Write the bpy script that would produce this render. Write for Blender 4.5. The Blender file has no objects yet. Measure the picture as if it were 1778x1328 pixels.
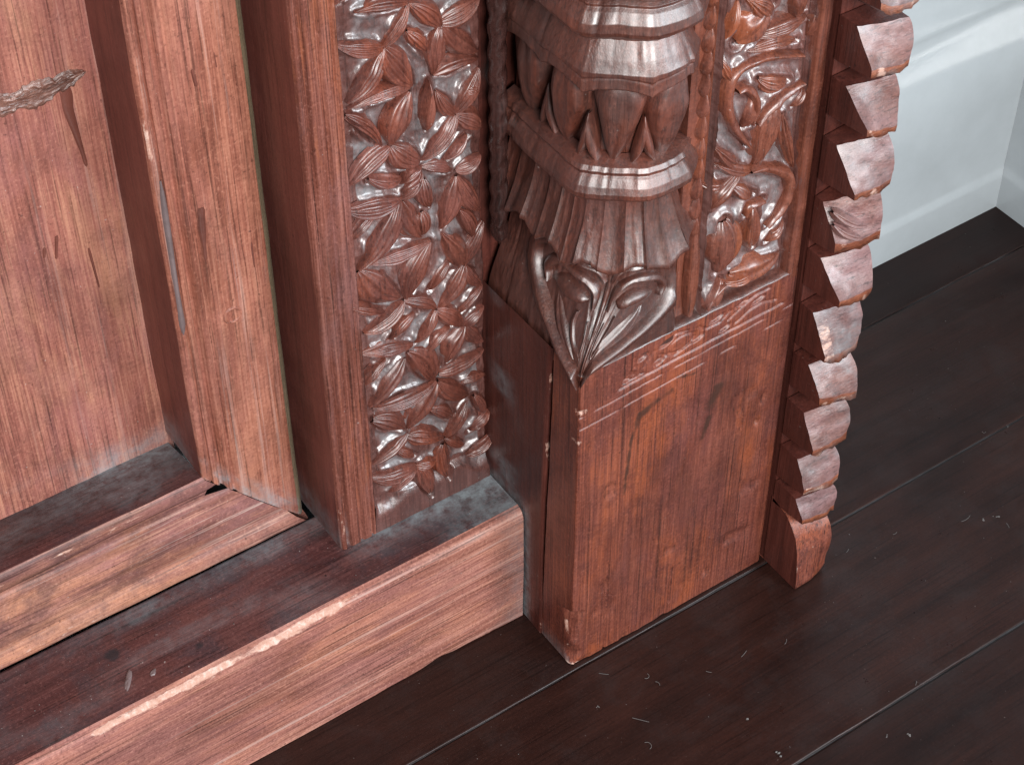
import bpy, math, random
import numpy as np
from mathutils import Matrix, Vector

random.seed(7)
RNG = np.random.default_rng(11)
S = bpy.context.scene
COL = S.collection

# ------------------------------------------------------------------ camera
PITCH, YAW, ROLL = 0.78874, 0.59645, -0.004518
fw = np.array([math.sin(YAW) * math.cos(PITCH), math.cos(YAW) * math.cos(PITCH), -math.sin(PITCH)])
rt = np.array([math.cos(YAW), -math.sin(YAW), 0.0])
up = np.cross(rt, fw)
r2 = math.cos(ROLL) * rt + math.sin(ROLL) * up
u2 = -math.sin(ROLL) * rt + math.cos(ROLL) * up
cam = bpy.data.cameras.new('camera')
cam.sensor_width = 36.0
cam.lens = 36.0 * 3388.3 / 1778.0
cam.clip_start, cam.clip_end = 0.02, 60.0
camo = bpy.data.objects.new('camera', cam)
COL.objects.link(camo)
camo.matrix_world = Matrix(((r2[0], u2[0], -fw[0], -0.4662), (r2[1], u2[1], -fw[1], -0.6081),
                            (r2[2], u2[2], -fw[2], 1.028), (0, 0, 0, 1)))
S.camera = camo

# ------------------------------------------------------------------ world, lamps, exposure
W = bpy.data.worlds.new('World'); S.world = W; W.use_nodes = True
bg = W.node_tree.nodes['Background']
bg.inputs['Color'].default_value = (0.86, 0.93, 1.0, 1)
bg.inputs['Strength'].default_value = 0.09


def area_lamp(name, loc, target, sx, sy, power, colour):
    l = bpy.data.lights.new(name, 'AREA'); l.shape = 'RECTANGLE'; l.size, l.size_y = sx, sy
    l.energy = power; l.color = colour
    o = bpy.data.objects.new(name, l); COL.objects.link(o)
    o.location = loc
    o.rotation_euler = (Vector(target) - Vector(loc)).to_track_quat('-Z', 'Y').to_euler()
    return o


area_lamp('window_light', (-0.58, -1.66, 1.32), (0.0, 0.05, 0.22), 0.75, 0.5, 60.0, (1.0, 0.99, 0.975))
area_lamp('added_sheen_light', (0.85, -1.75, 1.15), (0.05, 0.05, 0.25), 0.55, 0.6, 38.0, (0.86, 0.94, 1.0))  # unseen lamp, added to put sheen on the front-facing slopes

S.view_settings.view_transform = 'Standard'
S.view_settings.look = 'None'
S.view_settings.exposure = 0.0
S.view_settings.gamma = 1.0
S.view_settings.use_curve_mapping = False
S.cycles.max_bounces = 6


# ------------------------------------------------------------------ numpy noise
def _hash(ix, iy, iz, seed):
    h = (ix.astype(np.int64) * 374761393 + iy.astype(np.int64) * 668265263 + iz.astype(np.int64) * 2147483647 + seed * 144665) & 0xFFFFFFFF
    h = ((h ^ (h >> 13)) * 1274126177) & 0xFFFFFFFF
    h = h ^ (h >> 16)
    return (h & 0xFFFF) / 65535.0


def vnoise(x, y, z=0.0, seed=0):
    x, y, z = np.broadcast_arrays(np.asarray(x, float), np.asarray(y, float), np.asarray(z, float))
    ix, iy, iz = np.floor(x), np.floor(y), np.floor(z)
    fx, fy, fz = x - ix, y - iy, z - iz
    fx, fy, fz = fx * fx * (3 - 2 * fx), fy * fy * (3 - 2 * fy), fz * fz * (3 - 2 * fz)
    r = 0
    for a in (0, 1):
        for b in (0, 1):
            for c in (0, 1):
                r = r + _hash(ix + a, iy + b, iz + c, seed) * (fx if a else 1 - fx) * (fy if b else 1 - fy) * (fz if c else 1 - fz)
    return r * 2 - 1


def fbm(x, y, z=0.0, oct=3, seed=0):
    r, a, t = 0, 1.0, 0
    for k in range(oct):
        r = r + a * vnoise(np.asarray(x) * 2 ** k, np.asarray(y) * 2 ** k, np.asarray(z) * 2 ** k, seed + k * 17)
        t += a; a *= 0.5
    return r / t


def sstep(a, b, x):
    t = np.clip((x - a) / (b - a), 0, 1)
    return t * t * (3 - 2 * t)


def lin(c):
    f = lambda v: (v / 255 / 12.92) if v / 255 <= 0.04045 else ((v / 255 + 0.055) / 1.055) ** 2.4
    return tuple(f(v) for v in c) + (1.0,)


# ------------------------------------------------------------------ object helpers
def tag(o, label=None, cat=None, kind=None, group=None):
    if label: o['label'] = label
    if cat: o['category'] = cat
    if kind: o['kind'] = kind
    if group: o['group'] = group
    return o


def empty(name, loc=(0, 0, 0)):
    o = bpy.data.objects.new(name, None); o.empty_display_size = 0.05
    COL.objects.link(o); o.location = loc
    return o


def mesh_obj(name, verts, faces, mat, parent=None, smooth=True, attrs=None, mats=None, midx=None):
    me = bpy.data.meshes.new(name)
    me.from_pydata([tuple(v) for v in verts], [], [tuple(f) for f in faces])
    for m in ([mat] if mats is None else mats): me.materials.append(m)
    if midx is not None: me.polygons.foreach_set('material_index', np.asarray(midx, dtype=np.int32))
    if smooth: me.polygons.foreach_set('use_smooth', np.ones(len(me.polygons), dtype=bool))
    for k, v in (attrs or {}).items():
        a = me.attributes.new(k, 'FLOAT', 'POINT'); a.data.foreach_set('value', np.asarray(v, dtype=np.float32).ravel())
    me.update()
    o = bpy.data.objects.new(name, me); COL.objects.link(o)
    if parent is not None: o.parent = parent
    return o


def grid_faces(n, m, flip=False, off=0):
    i, j = np.meshgrid(np.arange(n - 1), np.arange(m - 1), indexing='ij')
    a = (i * m + j).ravel() + off
    f = np.stack([a, a + m, a + m + 1, a + 1], 1)
    if flip: f = f[:, ::-1]
    return f


def grid_obj(name, P, mat, parent=None, flip=False, attrs=None, smooth=True):
    n, m, _ = P.shape
    return mesh_obj(name, P.reshape(-1, 3).tolist(), grid_faces(n, m, flip).tolist(), mat, parent, smooth, attrs)


def box_verts(x0, x1, y0, y1, z0, z1):
    return [(x0, y0, z0), (x1, y0, z0), (x1, y1, z0), (x0, y1, z0), (x0, y0, z1), (x1, y0, z1), (x1, y1, z1), (x0, y1, z1)]


BOXF = [(0, 3, 2, 1), (4, 5, 6, 7), (0, 1, 5, 4), (1, 2, 6, 5), (2, 3, 7, 6), (3, 0, 4, 7)]


def box_obj(name, b, mat, parent=None):
    return mesh_obj(name, box_verts(*b), BOXF, mat, parent, smooth=False)


# ------------------------------------------------------------------ materials
class NT:
    def __init__(self, name):
        self.m = bpy.data.materials.new(name); self.m.use_nodes = True
        self.t = self.m.node_tree; self.b = self.t.nodes['Principled BSDF']

    def n(self, typ, **kw):
        nd = self.t.nodes.new(typ)
        for k, v in kw.items():
            if k in nd.inputs: nd.inputs[k].default_value = v
            else: setattr(nd, k, v)
        return nd

    def l(self, a, b): self.t.links.new(a, b)

    def noise(self, vec, scale, detail=3.0, rough=0.55, dist=0.0):
        nd = self.n('ShaderNodeTexNoise'); nd.inputs['Scale'].default_value = scale
        nd.inputs['Detail'].default_value = detail; nd.inputs['Roughness'].default_value = rough
        nd.inputs['Distortion'].default_value = dist
        self.l(vec, nd.inputs['Vector']); return nd.outputs['Fac']

    def math(self, op, a, b=None, c=None, clamp=False):
        nd = self.n('ShaderNodeMath'); nd.operation = op; nd.use_clamp = clamp
        for k, v in enumerate((a, b, c)):
            if v is None: continue
            if isinstance(v, (int, float)): nd.inputs[k].default_value = v
            else: self.l(v, nd.inputs[k])
        return nd.outputs[0]

    def ramp(self, v, stops, interp='LINEAR'):
        nd = self.n('ShaderNodeValToRGB'); cr = nd.color_ramp; cr.interpolation = interp
        while len(cr.elements) < len(stops): cr.elements.new(0.5)
        for e, (p, c) in zip(cr.elements, stops):
            e.position = p
            e.color = (c, c, c, 1) if isinstance(c, (int, float)) else c
        self.l(v, nd.inputs['Fac']); return nd.outputs['Color']

    def mix(self, f, a, b):
        nd = self.n('ShaderNodeMix'); nd.data_type = 'RGBA'
        if isinstance(f, (int, float)): nd.inputs['Factor'].default_value = f
        else: self.l(f, nd.inputs['Factor'])
        for k, v in ((6, a), (7, b)):
            if isinstance(v, tuple): nd.inputs[k].default_value = v
            else: self.l(v, nd.inputs[k])
        return nd.outputs[2]

    def mapped(self, sc, loc=(0, 0, 0)):
        tc = self.n('ShaderNodeTexCoord'); mp = self.n('ShaderNodeMapping')
        mp.inputs['Scale'].default_value = sc; mp.inputs['Location'].default_value = loc
        self.l(tc.outputs['Object'], mp.inputs['Vector']); return mp.outputs['Vector']

    def attr(self, name):
        nd = self.n('ShaderNodeAttribute'); nd.attribute_name = name; return nd.outputs['Fac']


CREAM = lin((222, 178, 140))
DUST = lin((140, 150, 155))


def wood(name, axis, dark, mid, light, worn=None, worn_amt=0.5, rough=(0.38, 0.6), coat=0.0, coat_rough=0.2, bump=0.5,
         bdist=0.0006, fine=0.3, speck=0.5, loc=(0, 0, 0), stretch=0.05, grain=130.0, dust_col=DUST, grime=None, grime_amt=0.0, spec=0.5, scratch=0.0, blot=22.0, stain=(40, 38, 42), pore=0.55, smudge=0.4, splint=0.0, objrand=0.0, coat_ior=1.5, mauve=None, mauve_amt=0.6):
    N = NT(name)
    sc = {'x': (stretch, 1, 1), 'y': (1, stretch, 1), 'z': (1, 1, stretch)}[axis]
    s2 = tuple(0.35 if v == stretch else 1.0 for v in sc)
    s3 = tuple(v * (0.35 if v == stretch else 1.0) for v in sc)
    vg, vb, vf, vi = N.mapped(sc, loc), N.mapped(s2, loc), N.mapped(s3, loc), N.mapped((1, 1, 1), loc)
    nm = N.noise(vg, grain, 5, 0.65, 0.25)
    nb = N.noise(vb, blot, 4, 0.6, 0.3)
    nf = N.noise(vf, 900, 3, 0.6)
    v = N.math('ADD', N.math('MULTIPLY', nm, 0.55), N.math('ADD', N.math('MULTIPLY', nb, 0.45), N.math('MULTIPLY', N.math('SUBTRACT', nf, 0.5), fine)))
    col = N.ramp(v, [(0.27, lin(dark)), (0.50, lin(mid)), (0.74, lin(light))])
    if worn:
        wv = N.noise(vb, 17, 7, 0.68, 0.5)
        wm = N.ramp(N.math('ADD', wv, N.math('MULTIPLY', N.math('SUBTRACT', nf, 0.5), 0.25)), [(0.50, 0.0), (0.62, worn_amt)])
        col = N.mix(wm, col, lin(worn))
    if mauve:
        mv = N.noise(vb, 26, 5, 0.65, 0.4)
        col = N.mix(N.ramp(mv, [(0.46, 0.0), (0.64, mauve_amt)]), col, lin(mauve))
    if grime:
        gv = N.noise(vi, 30, 8, 0.7, 0.4)
        col = N.mix(N.ramp(gv, [(0.48, 0.0), (0.64, grime_amt)]), col, lin(grime))
    if scratch:
        vs = N.noise(vf, 420, 2, 0.5)
        col = N.mix(N.ramp(vs, [(0.66, 0.0), (0.72, scratch)]), col, lin(light))
    if pore:
        pv = N.noise(vf, 620, 3, 0.65)
        col = N.mix(N.ramp(pv, [(0.34, pore), (0.44, 0.0)]), col, lin(tuple(c * 0.5 for c in dark)))
        gv2 = N.noise(vi, 520, 3, 0.7)
        col = N.mix(N.ramp(gv2, [(0.30, pore * 0.7), (0.46, 0.0)]), col, lin(tuple(c * 0.6 for c in dark)))
        col = N.mix(N.ramp(gv2, [(0.56, 0.0), (0.72, pore * 0.5)]), col, lin(tuple(min(255, c * 1.12 + 12) for c in light)))
    if speck:
        sp = N.noise(vi, 330, 2, 0.5)
        col = N.mix(N.ramp(sp, [(0.70, 0.0), (0.76, speck)]), col, lin(tuple(c * 0.45 for c in dark)))
        sp2 = N.noise(vi, 410, 2, 0.5)
        col = N.mix(N.ramp(sp2, [(0.745, 0.0), (0.78, 0.6 * speck)]), col, lin((200, 190, 185)))
    if splint:
        sv = N.noise(vf, 130, 5, 0.7, 0.1)
        col = N.mix(N.ramp(sv, [(0.585, 0.0), (0.66, splint)]), col, lin((206, 178, 168)))
        col = N.mix(N.ramp(sv, [(0.30, splint), (0.37, 0.0)]), col, lin(tuple(c * 0.45 for c in dark)))
    if smudge:
        sm = N.noise(vb, 14, 9, 0.72, 0.5)
        col = N.mix(N.ramp(sm, [(0.50, 0.0), (0.68, smudge)]), col, lin(tuple(c * 0.62 for c in dark)))
    if objrand:
        oi = N.n('ShaderNodeObjectInfo').outputs['Random']
        col = N.mix(N.math('MULTIPLY', oi, objrand), col, lin((17, 11, 11)))
    stn = N.math('ADD', N.attr('stain'), N.math('MULTIPLY', N.math('SUBTRACT', N.noise(vi, 190, 5, 0.7), 0.5), 0.7))
    col = N.mix(N.ramp(stn, [(0.35, 0.0), (0.75, 0.85)]), col, lin(stain))
    wn = N.noise(vb, 190, 6, 0.7)
    wear = N.ramp(N.math('ADD', N.attr('wear'), N.math('MULTIPLY', N.math('SUBTRACT', wn, 0.5), 1.3)), [(0.56, 0.0), (0.70, 1.0)])
    wearc = N.ramp(N.noise(vi, 260, 5, 0.7), [(0.3, lin((178, 130, 112))), (0.5, lin((190, 150, 134))), (0.65, lin((212, 186, 174)))])
    col = N.mix(wear, col, wearc)
    dn = N.noise(vi, 120, 6, 0.7)
    dm = N.math('MULTIPLY', N.attr('dust'), N.ramp(dn, [(0.32, 0.1), (0.62, 1.0)]), clamp=True)
    col = N.mix(dm, col, dust_col)
    N.l(col, N.b.inputs['Base Color'])
    r = N.ramp(N.noise(vi, 45, 6, 0.7), [(0.3, rough[0]), (0.7, rough[1])])
    r = N.math('MAXIMUM', r, N.math('MULTIPLY', N.math('MAXIMUM', wear, dm), 0.6))
    N.l(r, N.b.inputs['Roughness'])
    N.b.inputs['Specular IOR Level'].default_value = spec
    if coat:
        N.b.inputs['Coat Weight'].default_value = coat
        N.b.inputs['Coat IOR'].default_value = coat_ior
        N.l(N.math('MULTIPLY', r, coat_rough / max(rough[0], 0.01)), N.b.inputs['Coat Roughness'])
    bp = N.n('ShaderNodeBump'); bp.inputs['Strength'].default_value = bump; bp.inputs['Distance'].default_value = bdist
    h = N.math('ADD', N.math('MULTIPLY', nm, 1.2), N.math('ADD', N.math('MULTIPLY', nf, 0.5), N.math('MULTIPLY', N.noise(vi, 240, 4, 0.65), 0.6)))
    h = N.math('SUBTRACT', h, N.math('MULTIPLY', wear, 0.15))
    N.l(h, bp.inputs['Height']); N.l(bp.outputs['Normal'], N.b.inputs['Normal'])
    return N.m


M_PANEL = wood('panel_wood', 'z', (92, 52, 45), (146, 90, 78), (184, 130, 110), worn=(188, 136, 108), worn_amt=0.45, rough=(0.42, 0.62), bump=0.4, loc=(0, 0, 0.03), mauve=(150, 98, 96), grain=210, fine=0.5, grime=(92, 58, 52), grime_amt=0.35, spec=0.3, mauve_amt=0.45, splint=0.15, smudge=0.35)
M_STILE = wood('stile_wood', 'z', (90, 48, 38), (140, 84, 68), (176, 122, 101), worn=(172, 114, 92), worn_amt=0.6, rough=(0.40, 0.6), bump=0.45, loc=(3, 1, 0.2), mauve=(160, 106, 98), mauve_amt=0.35, grain=210, fine=0.5, grime=(96, 58, 48), grime_amt=0.3, spec=0.3, splint=0.25, smudge=0.4)
M_RAIL = wood('rail_wood', 'x', (98, 60, 54), (148, 98, 86), (188, 142, 124), worn=(198, 138, 104), worn_amt=0.6, rough=(0.36, 0.6), bump=0.6, loc=(1, 4, 2), grime=(92, 66, 66), grime_amt=0.6, mauve=(150, 104, 106), scratch=0.55, spec=0.35, splint=0.75)
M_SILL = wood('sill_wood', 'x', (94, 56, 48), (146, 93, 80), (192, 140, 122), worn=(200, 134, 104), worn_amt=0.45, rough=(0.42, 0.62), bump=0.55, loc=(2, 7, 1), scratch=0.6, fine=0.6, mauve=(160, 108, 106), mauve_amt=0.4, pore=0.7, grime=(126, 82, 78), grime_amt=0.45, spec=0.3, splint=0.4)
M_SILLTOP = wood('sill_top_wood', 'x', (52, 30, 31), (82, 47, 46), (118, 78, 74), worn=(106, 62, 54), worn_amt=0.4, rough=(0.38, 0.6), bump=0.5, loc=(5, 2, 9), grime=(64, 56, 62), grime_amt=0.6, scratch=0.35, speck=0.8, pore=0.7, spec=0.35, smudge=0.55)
M_CARVE = wood('carved_wood', 'z', (66, 34, 28), (104, 56, 45), (138, 82, 68), worn=(134, 66, 42), worn_amt=0.6, rough=(0.32, 0.5), coat=0.55, coat_rough=0.26, bump=0.7, bdist=0.0005, loc=(7, 3, 1), grain=170, spec=0.35, mauve=(124, 82, 80), mauve_amt=0.3, grime=(62, 32, 28), grime_amt=0.5, coat_ior=1.6)
M_GROUND = wood('carved_ground_wood', 'z', (62, 36, 32), (92, 56, 50), (122, 82, 76), rough=(0.26, 0.42), coat=0.8, coat_rough=0.24, bump=0.9, bdist=0.0007, loc=(2, 9, 4), grain=220, spec=0.35, dust_col=lin((158, 166, 170)), coat_ior=1.75)  # pale dust tone also paints bright glints onto the recessed ground
M_PILLAR = wood('pillar_wood', 'z', (70, 33, 26), (112, 58, 44), (146, 84, 66), worn=(156, 80, 46), worn_amt=0.6, rough=(0.34, 0.56), coat=0.3, coat_rough=0.25, bump=0.55, loc=(4, 4, 0), grain=420, stretch=0.03, fine=0.6, mauve=(100, 56, 54), mauve_amt=0.55, stain=(58, 36, 28), pore=0.7, grime=(78, 38, 32), grime_amt=0.65, blot=30.0, scratch=0.35, smudge=0.5)
M_FOLIAGE = wood('foliage_wood', 'z', (70, 36, 27), (108, 58, 43), (138, 84, 67), worn=(142, 74, 42), worn_amt=0.6, rough=(0.34, 0.52), coat=0.7, coat_rough=0.22, bump=0.5, loc=(9, 4, 0), grain=200, spec=0.35, mauve=(118, 74, 70), mauve_amt=0.3, grime=(66, 32, 26), grime_amt=0.5)
M_COLUMN = wood('column_wood', 'z', (52, 25, 19), (80, 41, 31), (112, 67, 54), worn=(124, 62, 44), worn_amt=0.45, rough=(0.3, 0.46), coat=1.0, coat_rough=0.33, bump=1.0, bdist=0.0006, loc=(1, 8, 3), grain=260, stretch=0.06, spec=0.4, mauve=(92, 56, 52), mauve_amt=0.25, grime=(58, 36, 34), grime_amt=0.45, coat_ior=1.7)
M_TOOTH = wood('tooth_wood', 'x', (76, 45, 40), (110, 74, 68), (140, 104, 97), worn=(128, 70, 52), worn_amt=0.35, rough=(0.32, 0.5), coat=0.7, coat_rough=0.34, bump=1.0, bdist=0.0006, loc=(6, 6, 6), stretch=0.5, spec=0.5, mauve=(140, 106, 108), grime=(78, 50, 50), grime_amt=0.5, coat_ior=1.7, smudge=0.5)
M_RAW = wood('raw_wood', 'x', (150, 84, 48), (204, 140, 92), (236, 198, 150), rough=(0.6, 0.8), bump=1.0, bdist=0.001, loc=(8, 1, 6), stretch=0.3, speck=0.2)
M_SIDE = wood('side_wood', 'z', (52, 24, 20), (82, 40, 33), (112, 60, 50), rough=(0.35, 0.55), coat=0.1, bump=0.55, loc=(3, 3, 8), grain=160, pore=0.4)
M_JAMB = wood('jamb_wood', 'z', (84, 42, 36), (116, 62, 54), (140, 82, 70), rough=(0.38, 0.55), bump=0.35, loc=(5, 5, 5), grain=120, pore=0.35)  # darker than the stile wood: shade of turned-away faces is in the colour
M_FLOOR = wood('floor_wood', 'x', (27, 14, 12), (43, 24, 20), (58, 33, 27), worn=(60, 32, 26), worn_amt=0.25, rough=(0.26, 0.42), coat=0.0, bump=0.15, bdist=0.0003, loc=(0, 0, 0), grain=70, speck=0.35, grime=(52, 46, 46), grime_amt=0.25, spec=0.25, pore=0.5, objrand=0.6)
M_ROPE = wood('rope_wood', 'z', (34, 20, 18), (54, 32, 29), (78, 50, 46), rough=(0.2, 0.36), coat=0.5, bump=0.4, loc=(5, 1, 1))
M_KNOT = wood('knot_wood', 'x', (60, 36, 31), (100, 66, 56), (146, 104, 90), rough=(0.3, 0.5), coat=0.5, coat_rough=0.25, bump=1.0, bdist=0.001, loc=(2, 2, 2), stretch=0.4)
M_MARGIN = wood('margin_wood', 'z', (70, 34, 26), (114, 64, 52), (152, 100, 88), worn=(160, 92, 58), worn_amt=0.55, rough=(0.34, 0.52), coat=0.25, coat_rough=0.25, bump=0.6, loc=(3, 7, 1), grain=260, fine=0.6, stretch=0.03, pore=0.7, splint=0.35, mauve=(146, 108, 108), mauve_amt=0.45)
M_TOOTHCUT = wood('tooth_cut_wood', 'x', (88, 44, 32), (128, 70, 48), (162, 100, 70), rough=(0.45, 0.65), bump=0.9, bdist=0.0008, loc=(8, 1, 6), stretch=0.4)
M_OLIVE = wood('dusty_edge', 'z', (88, 76, 58), (116, 102, 80), (142, 126, 104), rough=(0.6, 0.8), bump=0.6, loc=(1, 1, 1))


def plain(name, c, rough=0.5, bump=0.0, bscale=200.0, var=0.06, coat=0.0):
    N = NT(name); v = N.mapped((1, 1, 1))
    a = lin(c); b = lin(tuple(max(0, min(255, k * (1 - var * 2))) for k in c))
    N.l(N.mix(N.ramp(N.noise(v, 25, 6, 0.65), [(0.35, 0.0), (0.7, 1.0)]), a, b), N.b.inputs['Base Color'])
    N.b.inputs['Roughness'].default_value = rough
    N.b.inputs['Coat Weight'].default_value = coat
    if bump:
        bp = N.n('ShaderNodeBump'); bp.inputs['Strength'].default_value = bump; bp.inputs['Distance'].default_value = 0.0004
        N.l(N.noise(v, bscale, 4, 0.6), bp.inputs['Height']); N.l(bp.outputs['Normal'], N.b.inputs['Normal'])
    return N.m


M_PAINT = plain('white_paint', (180, 187, 191), 0.18, 0.25, 60, 0.02, 0.3)
M_WALL = plain('wall_paint', (200, 214, 222), 0.6, 0.2, 300, 0.02)
M_VARNISH = plain('varnish_run', (116, 68, 58), 0.3, 0.3, 200, 0.15, 0.4)
M_SEAM = plain('seam_dust', (70, 68, 70), 0.8, 0.8, 700, 0.3)
M_LINT = plain('lint', (112, 108, 106), 0.9, 0.0)
M_GREY = plain('grey_glaze', (130, 112, 112), 0.3, 0.5, 300, 0.15)
M_IRON = plain('dark_iron', (46, 46, 50), 0.5, 0.6, 700, 0.3)

# ------------------------------------------------------------------ floor
floor = empty('floor'); tag(floor, 'dark brown varnished floor boards', None, 'structure')
PW, Y0 = 0.1358, -0.0032


def plank(y0, y1, k):
    xs = np.concatenate([np.linspace(-2.0, -0.45, 12), np.linspace(-0.42, 0.75, 118), np.linspace(0.8, 2.2, 12)])
    prof = [(y0 + 0.0004, -0.012), (y0 + 0.0004, -0.0012), (y0 + 0.0009, -0.0003), (y0 + 0.002, 0.0)]
    ins = [(y, 0.0) for y in np.linspace(y0 + 0.012, y1 - 0.012, 10)]
    prof = prof + ins + [(2 * (y0 + y1) / 2 - y, z) for y, z in prof[::-1]]
    P = np.zeros((len(xs), len(prof), 3))
    P[:, :, 0] = xs[:, None]
    P[:, :, 1] = np.array([p[0] for p in prof])[None]
    for jj in range(4):
        P[:, jj, 1] += 0.00035 * fbm(xs * 30, xs * 0, k, 3, 91); P[:, -1 - jj, 1] += 0.00035 * fbm(xs * 30, xs * 0, k + 0.5, 3, 92)
    P[:, :, 2] = np.array([p[1] for p in prof])[None] + 0.00022 * fbm(P[:, :, 0] * 6, P[:, :, 1] * 30, k, 2, 3)
    grid_obj('floor_board', P, M_FLOOR, floor)
    return


for k in range(-6, 2):
    plank(Y0 + k * PW, Y0 + (k + 1) * PW, k)
for k in range(-5, 2):
    y = Y0 + k * PW
    xs = np.linspace(-0.6, 0.9, 180)
    P = np.zeros((180, 2, 3)); P[:, :, 0] = xs[:, None]
    P[:, 0, 1] = y - 0.0006; P[:, 1, 1] = y + 0.0006
    P[:, :, 2] = (-0.0010 + 0.0007 * fbm(xs * 40, 0 * xs, k, 3, 5))[:, None]
    grid_obj('seam_dust', P, M_SEAM, floor)
box_obj('subfloor', (-2.0, 2.2, -0.82, 0.27, -0.03, -0.0125), M_FLOOR, floor)

# ------------------------------------------------------------------ walls and skirting
WY, WX = 0.1800, 0.5460
SKP = [(0.0, 0.0), (0.0, 0.030), (0.0006, 0.034), (0.0022, 0.037), (0.0030, 0.041), (0.0030, 0.075), (0.0030, 0.110), (0.0034, 0.125), (0.0048, 0.138), (0.0072, 0.149), (0.0105, 0.159), (0.0145, 0.168), (0.0185, 0.176), (0.0215, 0.183), (0.0222, 0.188), (0.0218, 0.190),
       (0.0226, 0.1925), (0.0245, 0.199), (0.0280, 0.208), (0.0318, 0.219), (0.0342, 0.231), (0.0350, 0.245), (0.0352, 0.265), (0.0380, 0.2655)]
wall = box_obj('back_wall', (-2.0, WX + 0.13, WY + 0.0360, WY + 0.12, 0.0, 0.75), M_WALL); tag(wall, 'white painted wall behind the carved doorway', None, 'structure')
wall2 = box_obj('side_wall', (WX + 0.0360, WX + 0.12, -0.8, WY + 0.0350, 0.0, 0.75), M_WALL); tag(wall2, 'white painted side wall at the room corner', None, 'structure')
n = 80
xs = np.linspace(-0.7, 1.0, n)
P = np.zeros((n, len(SKP), 3))
for j, (d, z) in enumerate(SKP):
    xe = WX + d
    P[:, j, 0] = -0.7 + (xe + 0.7) * np.linspace(0, 1, n)
    P[:, j, 1] = WY + d + 0.0002 * fbm(P[:, j, 0] * 9, z * 20, 0, 2, 8)
    P[:, j, 2] = z
sk = grid_obj('skirting_board', P, M_PAINT, None, flip=True)
tag(sk, 'white painted skirting board on the wall behind the notched strip', 'skirting board')
P = np.zeros((n, len(SKP), 3))
for j, (d, z) in enumerate(SKP):
    P[:, j, 1] = -0.8 + (WY + d + 0.8) * np.linspace(0, 1, n)
    P[:, j, 0] = WX + d + 0.0002 * fbm(P[:, j, 1] * 9, z * 20, 3, 2, 8)
    P[:, j, 2] = z
sk2 = grid_obj('skirting_board', P, M_PAINT, None)
tag(sk2, 'short piece of white skirting on the side wall, right of the corner', 'skirting board')

# ------------------------------------------------------------------ the doorway
door = empty('carved_door_frame', (0, 0, 0))
tag(door, 'old carved reddish brown door frame with pillar, threshold and notched edge strip', 'door frame', 'thing')
dleaf = empty('panelled_door', (0, 0, 0))
tag(dleaf, 'plain panelled door leaf with moulded stile and rail, left of the carving', 'door', 'thing')
ZT = 0.575            # where the build stops, above the frame
XL = -0.62            # and to the left

# ---- door panel
nx, nz = 120, 140
xs = np.linspace(XL, -0.1845, nx); zs = np.linspace(0.164, ZT, nz)
P = np.zeros((nx, nz, 3)); P[:, :, 0] = xs[:, None]; P[:, :, 2] = zs[None]
P[:, :, 1] = 0.169 + 0.0008 * fbm(P[:, :, 0] * 40, P[:, :, 2] * 6, 0, 3, 21)
du = sstep(0.03, 0.0, P[:, :, 2] - 0.172) * sstep(-0.4, 0.7, fbm(P[:, :, 0] * 30, P[:, :, 2] * 60, 0, 3, 5)) * 0.55
panel = grid_obj('door_panel', P, M_PANEL, dleaf, attrs={'dust': du})


def run_mark(name, parent, pts, widths, y, mat, dome=0.0002):
    """a runny drop of varnish: a domed ribbon lying on a face that looks to -Y"""
    pts = np.array(pts, float); w = np.array(widths, float)
    t = np.linspace(0, len(pts) - 1, 26); i = np.clip(t.astype(int), 0, len(pts) - 2); f = (t - i)[:, None]
    c = pts[i] * (1 - f) + pts[i + 1] * f
    ww = w[i] * (1 - f[:, 0]) + w[i + 1] * f[:, 0]
    ww = ww * (1 + 0.5 * np.exp(-((t / t[-1] - 0.93) / 0.07) ** 2)) * (1 + 0.22 * vnoise(t * 1.7, t * 0 + pts[0, 0] * 900, 0, 4))
    d = np.gradient(c, axis=0); d /= np.linalg.norm(d, axis=1)[:, None] + 1e-9
    nrm = np.stack([-d[:, 1], d[:, 0]], 1)
    e = (0.65 + 0.35 * sstep(0, 0.15, np.linspace(0, 1, 26))) * np.sqrt(np.clip(1 - np.linspace(0, 1, 26) ** 10, 0, 1))
    cr = np.linspace(-1, 1, 7)
    P = np.zeros((26, 7, 3))
    q = c[:, None, :] + nrm[:, None, :] * (ww * e * 0.5)[:, None, None] * cr[None, :, None]
    P[:, :, 0] = q[:, :, 0]; P[:, :, 2] = q[:, :, 1]
    P[:, :, 1] = y + 0.0006 - (dome + 0.0009) * (1 - cr[None] ** 2) * (0.3 + 0.7 * e[:, None])
    o = grid_obj(name, P, mat, parent)
    fix_out(o, (0, -1, 0)); return o


def fix_out(o, d):
    """turn the faces so that they look along d on the whole"""
    me = o.data; s = Vector((0, 0, 0))
    for p in me.polygons: s += p.normal * p.area
    if s.dot(Vector(d)) < 0: me.flip_normals()


run_mark('varnish_run', panel, [(-0.2057, 0.446), (-0.2070, 0.430), (-0.2045, 0.405), (-0.2035, 0.391)], [0.0075, 0.0062, 0.0034, 0.0026], 0.169, M_VARNISH)
run_mark('varnish_run', panel, [(-0.2350, 0.352), (-0.2362, 0.345)], [0.0028, 0.002], 0.169, M_VARNISH)
run_mark('varnish_run', panel, [(-0.2270, 0.356), (-0.2299, 0.341)], [0.003, 0.0022], 0.169, M_VARNISH)
run_mark('varnish_run', panel, [(-0.2115, 0.340), (-0.2100, 0.310)], [0.0022, 0.0014], 0.169, M_VARNISH)
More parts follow.
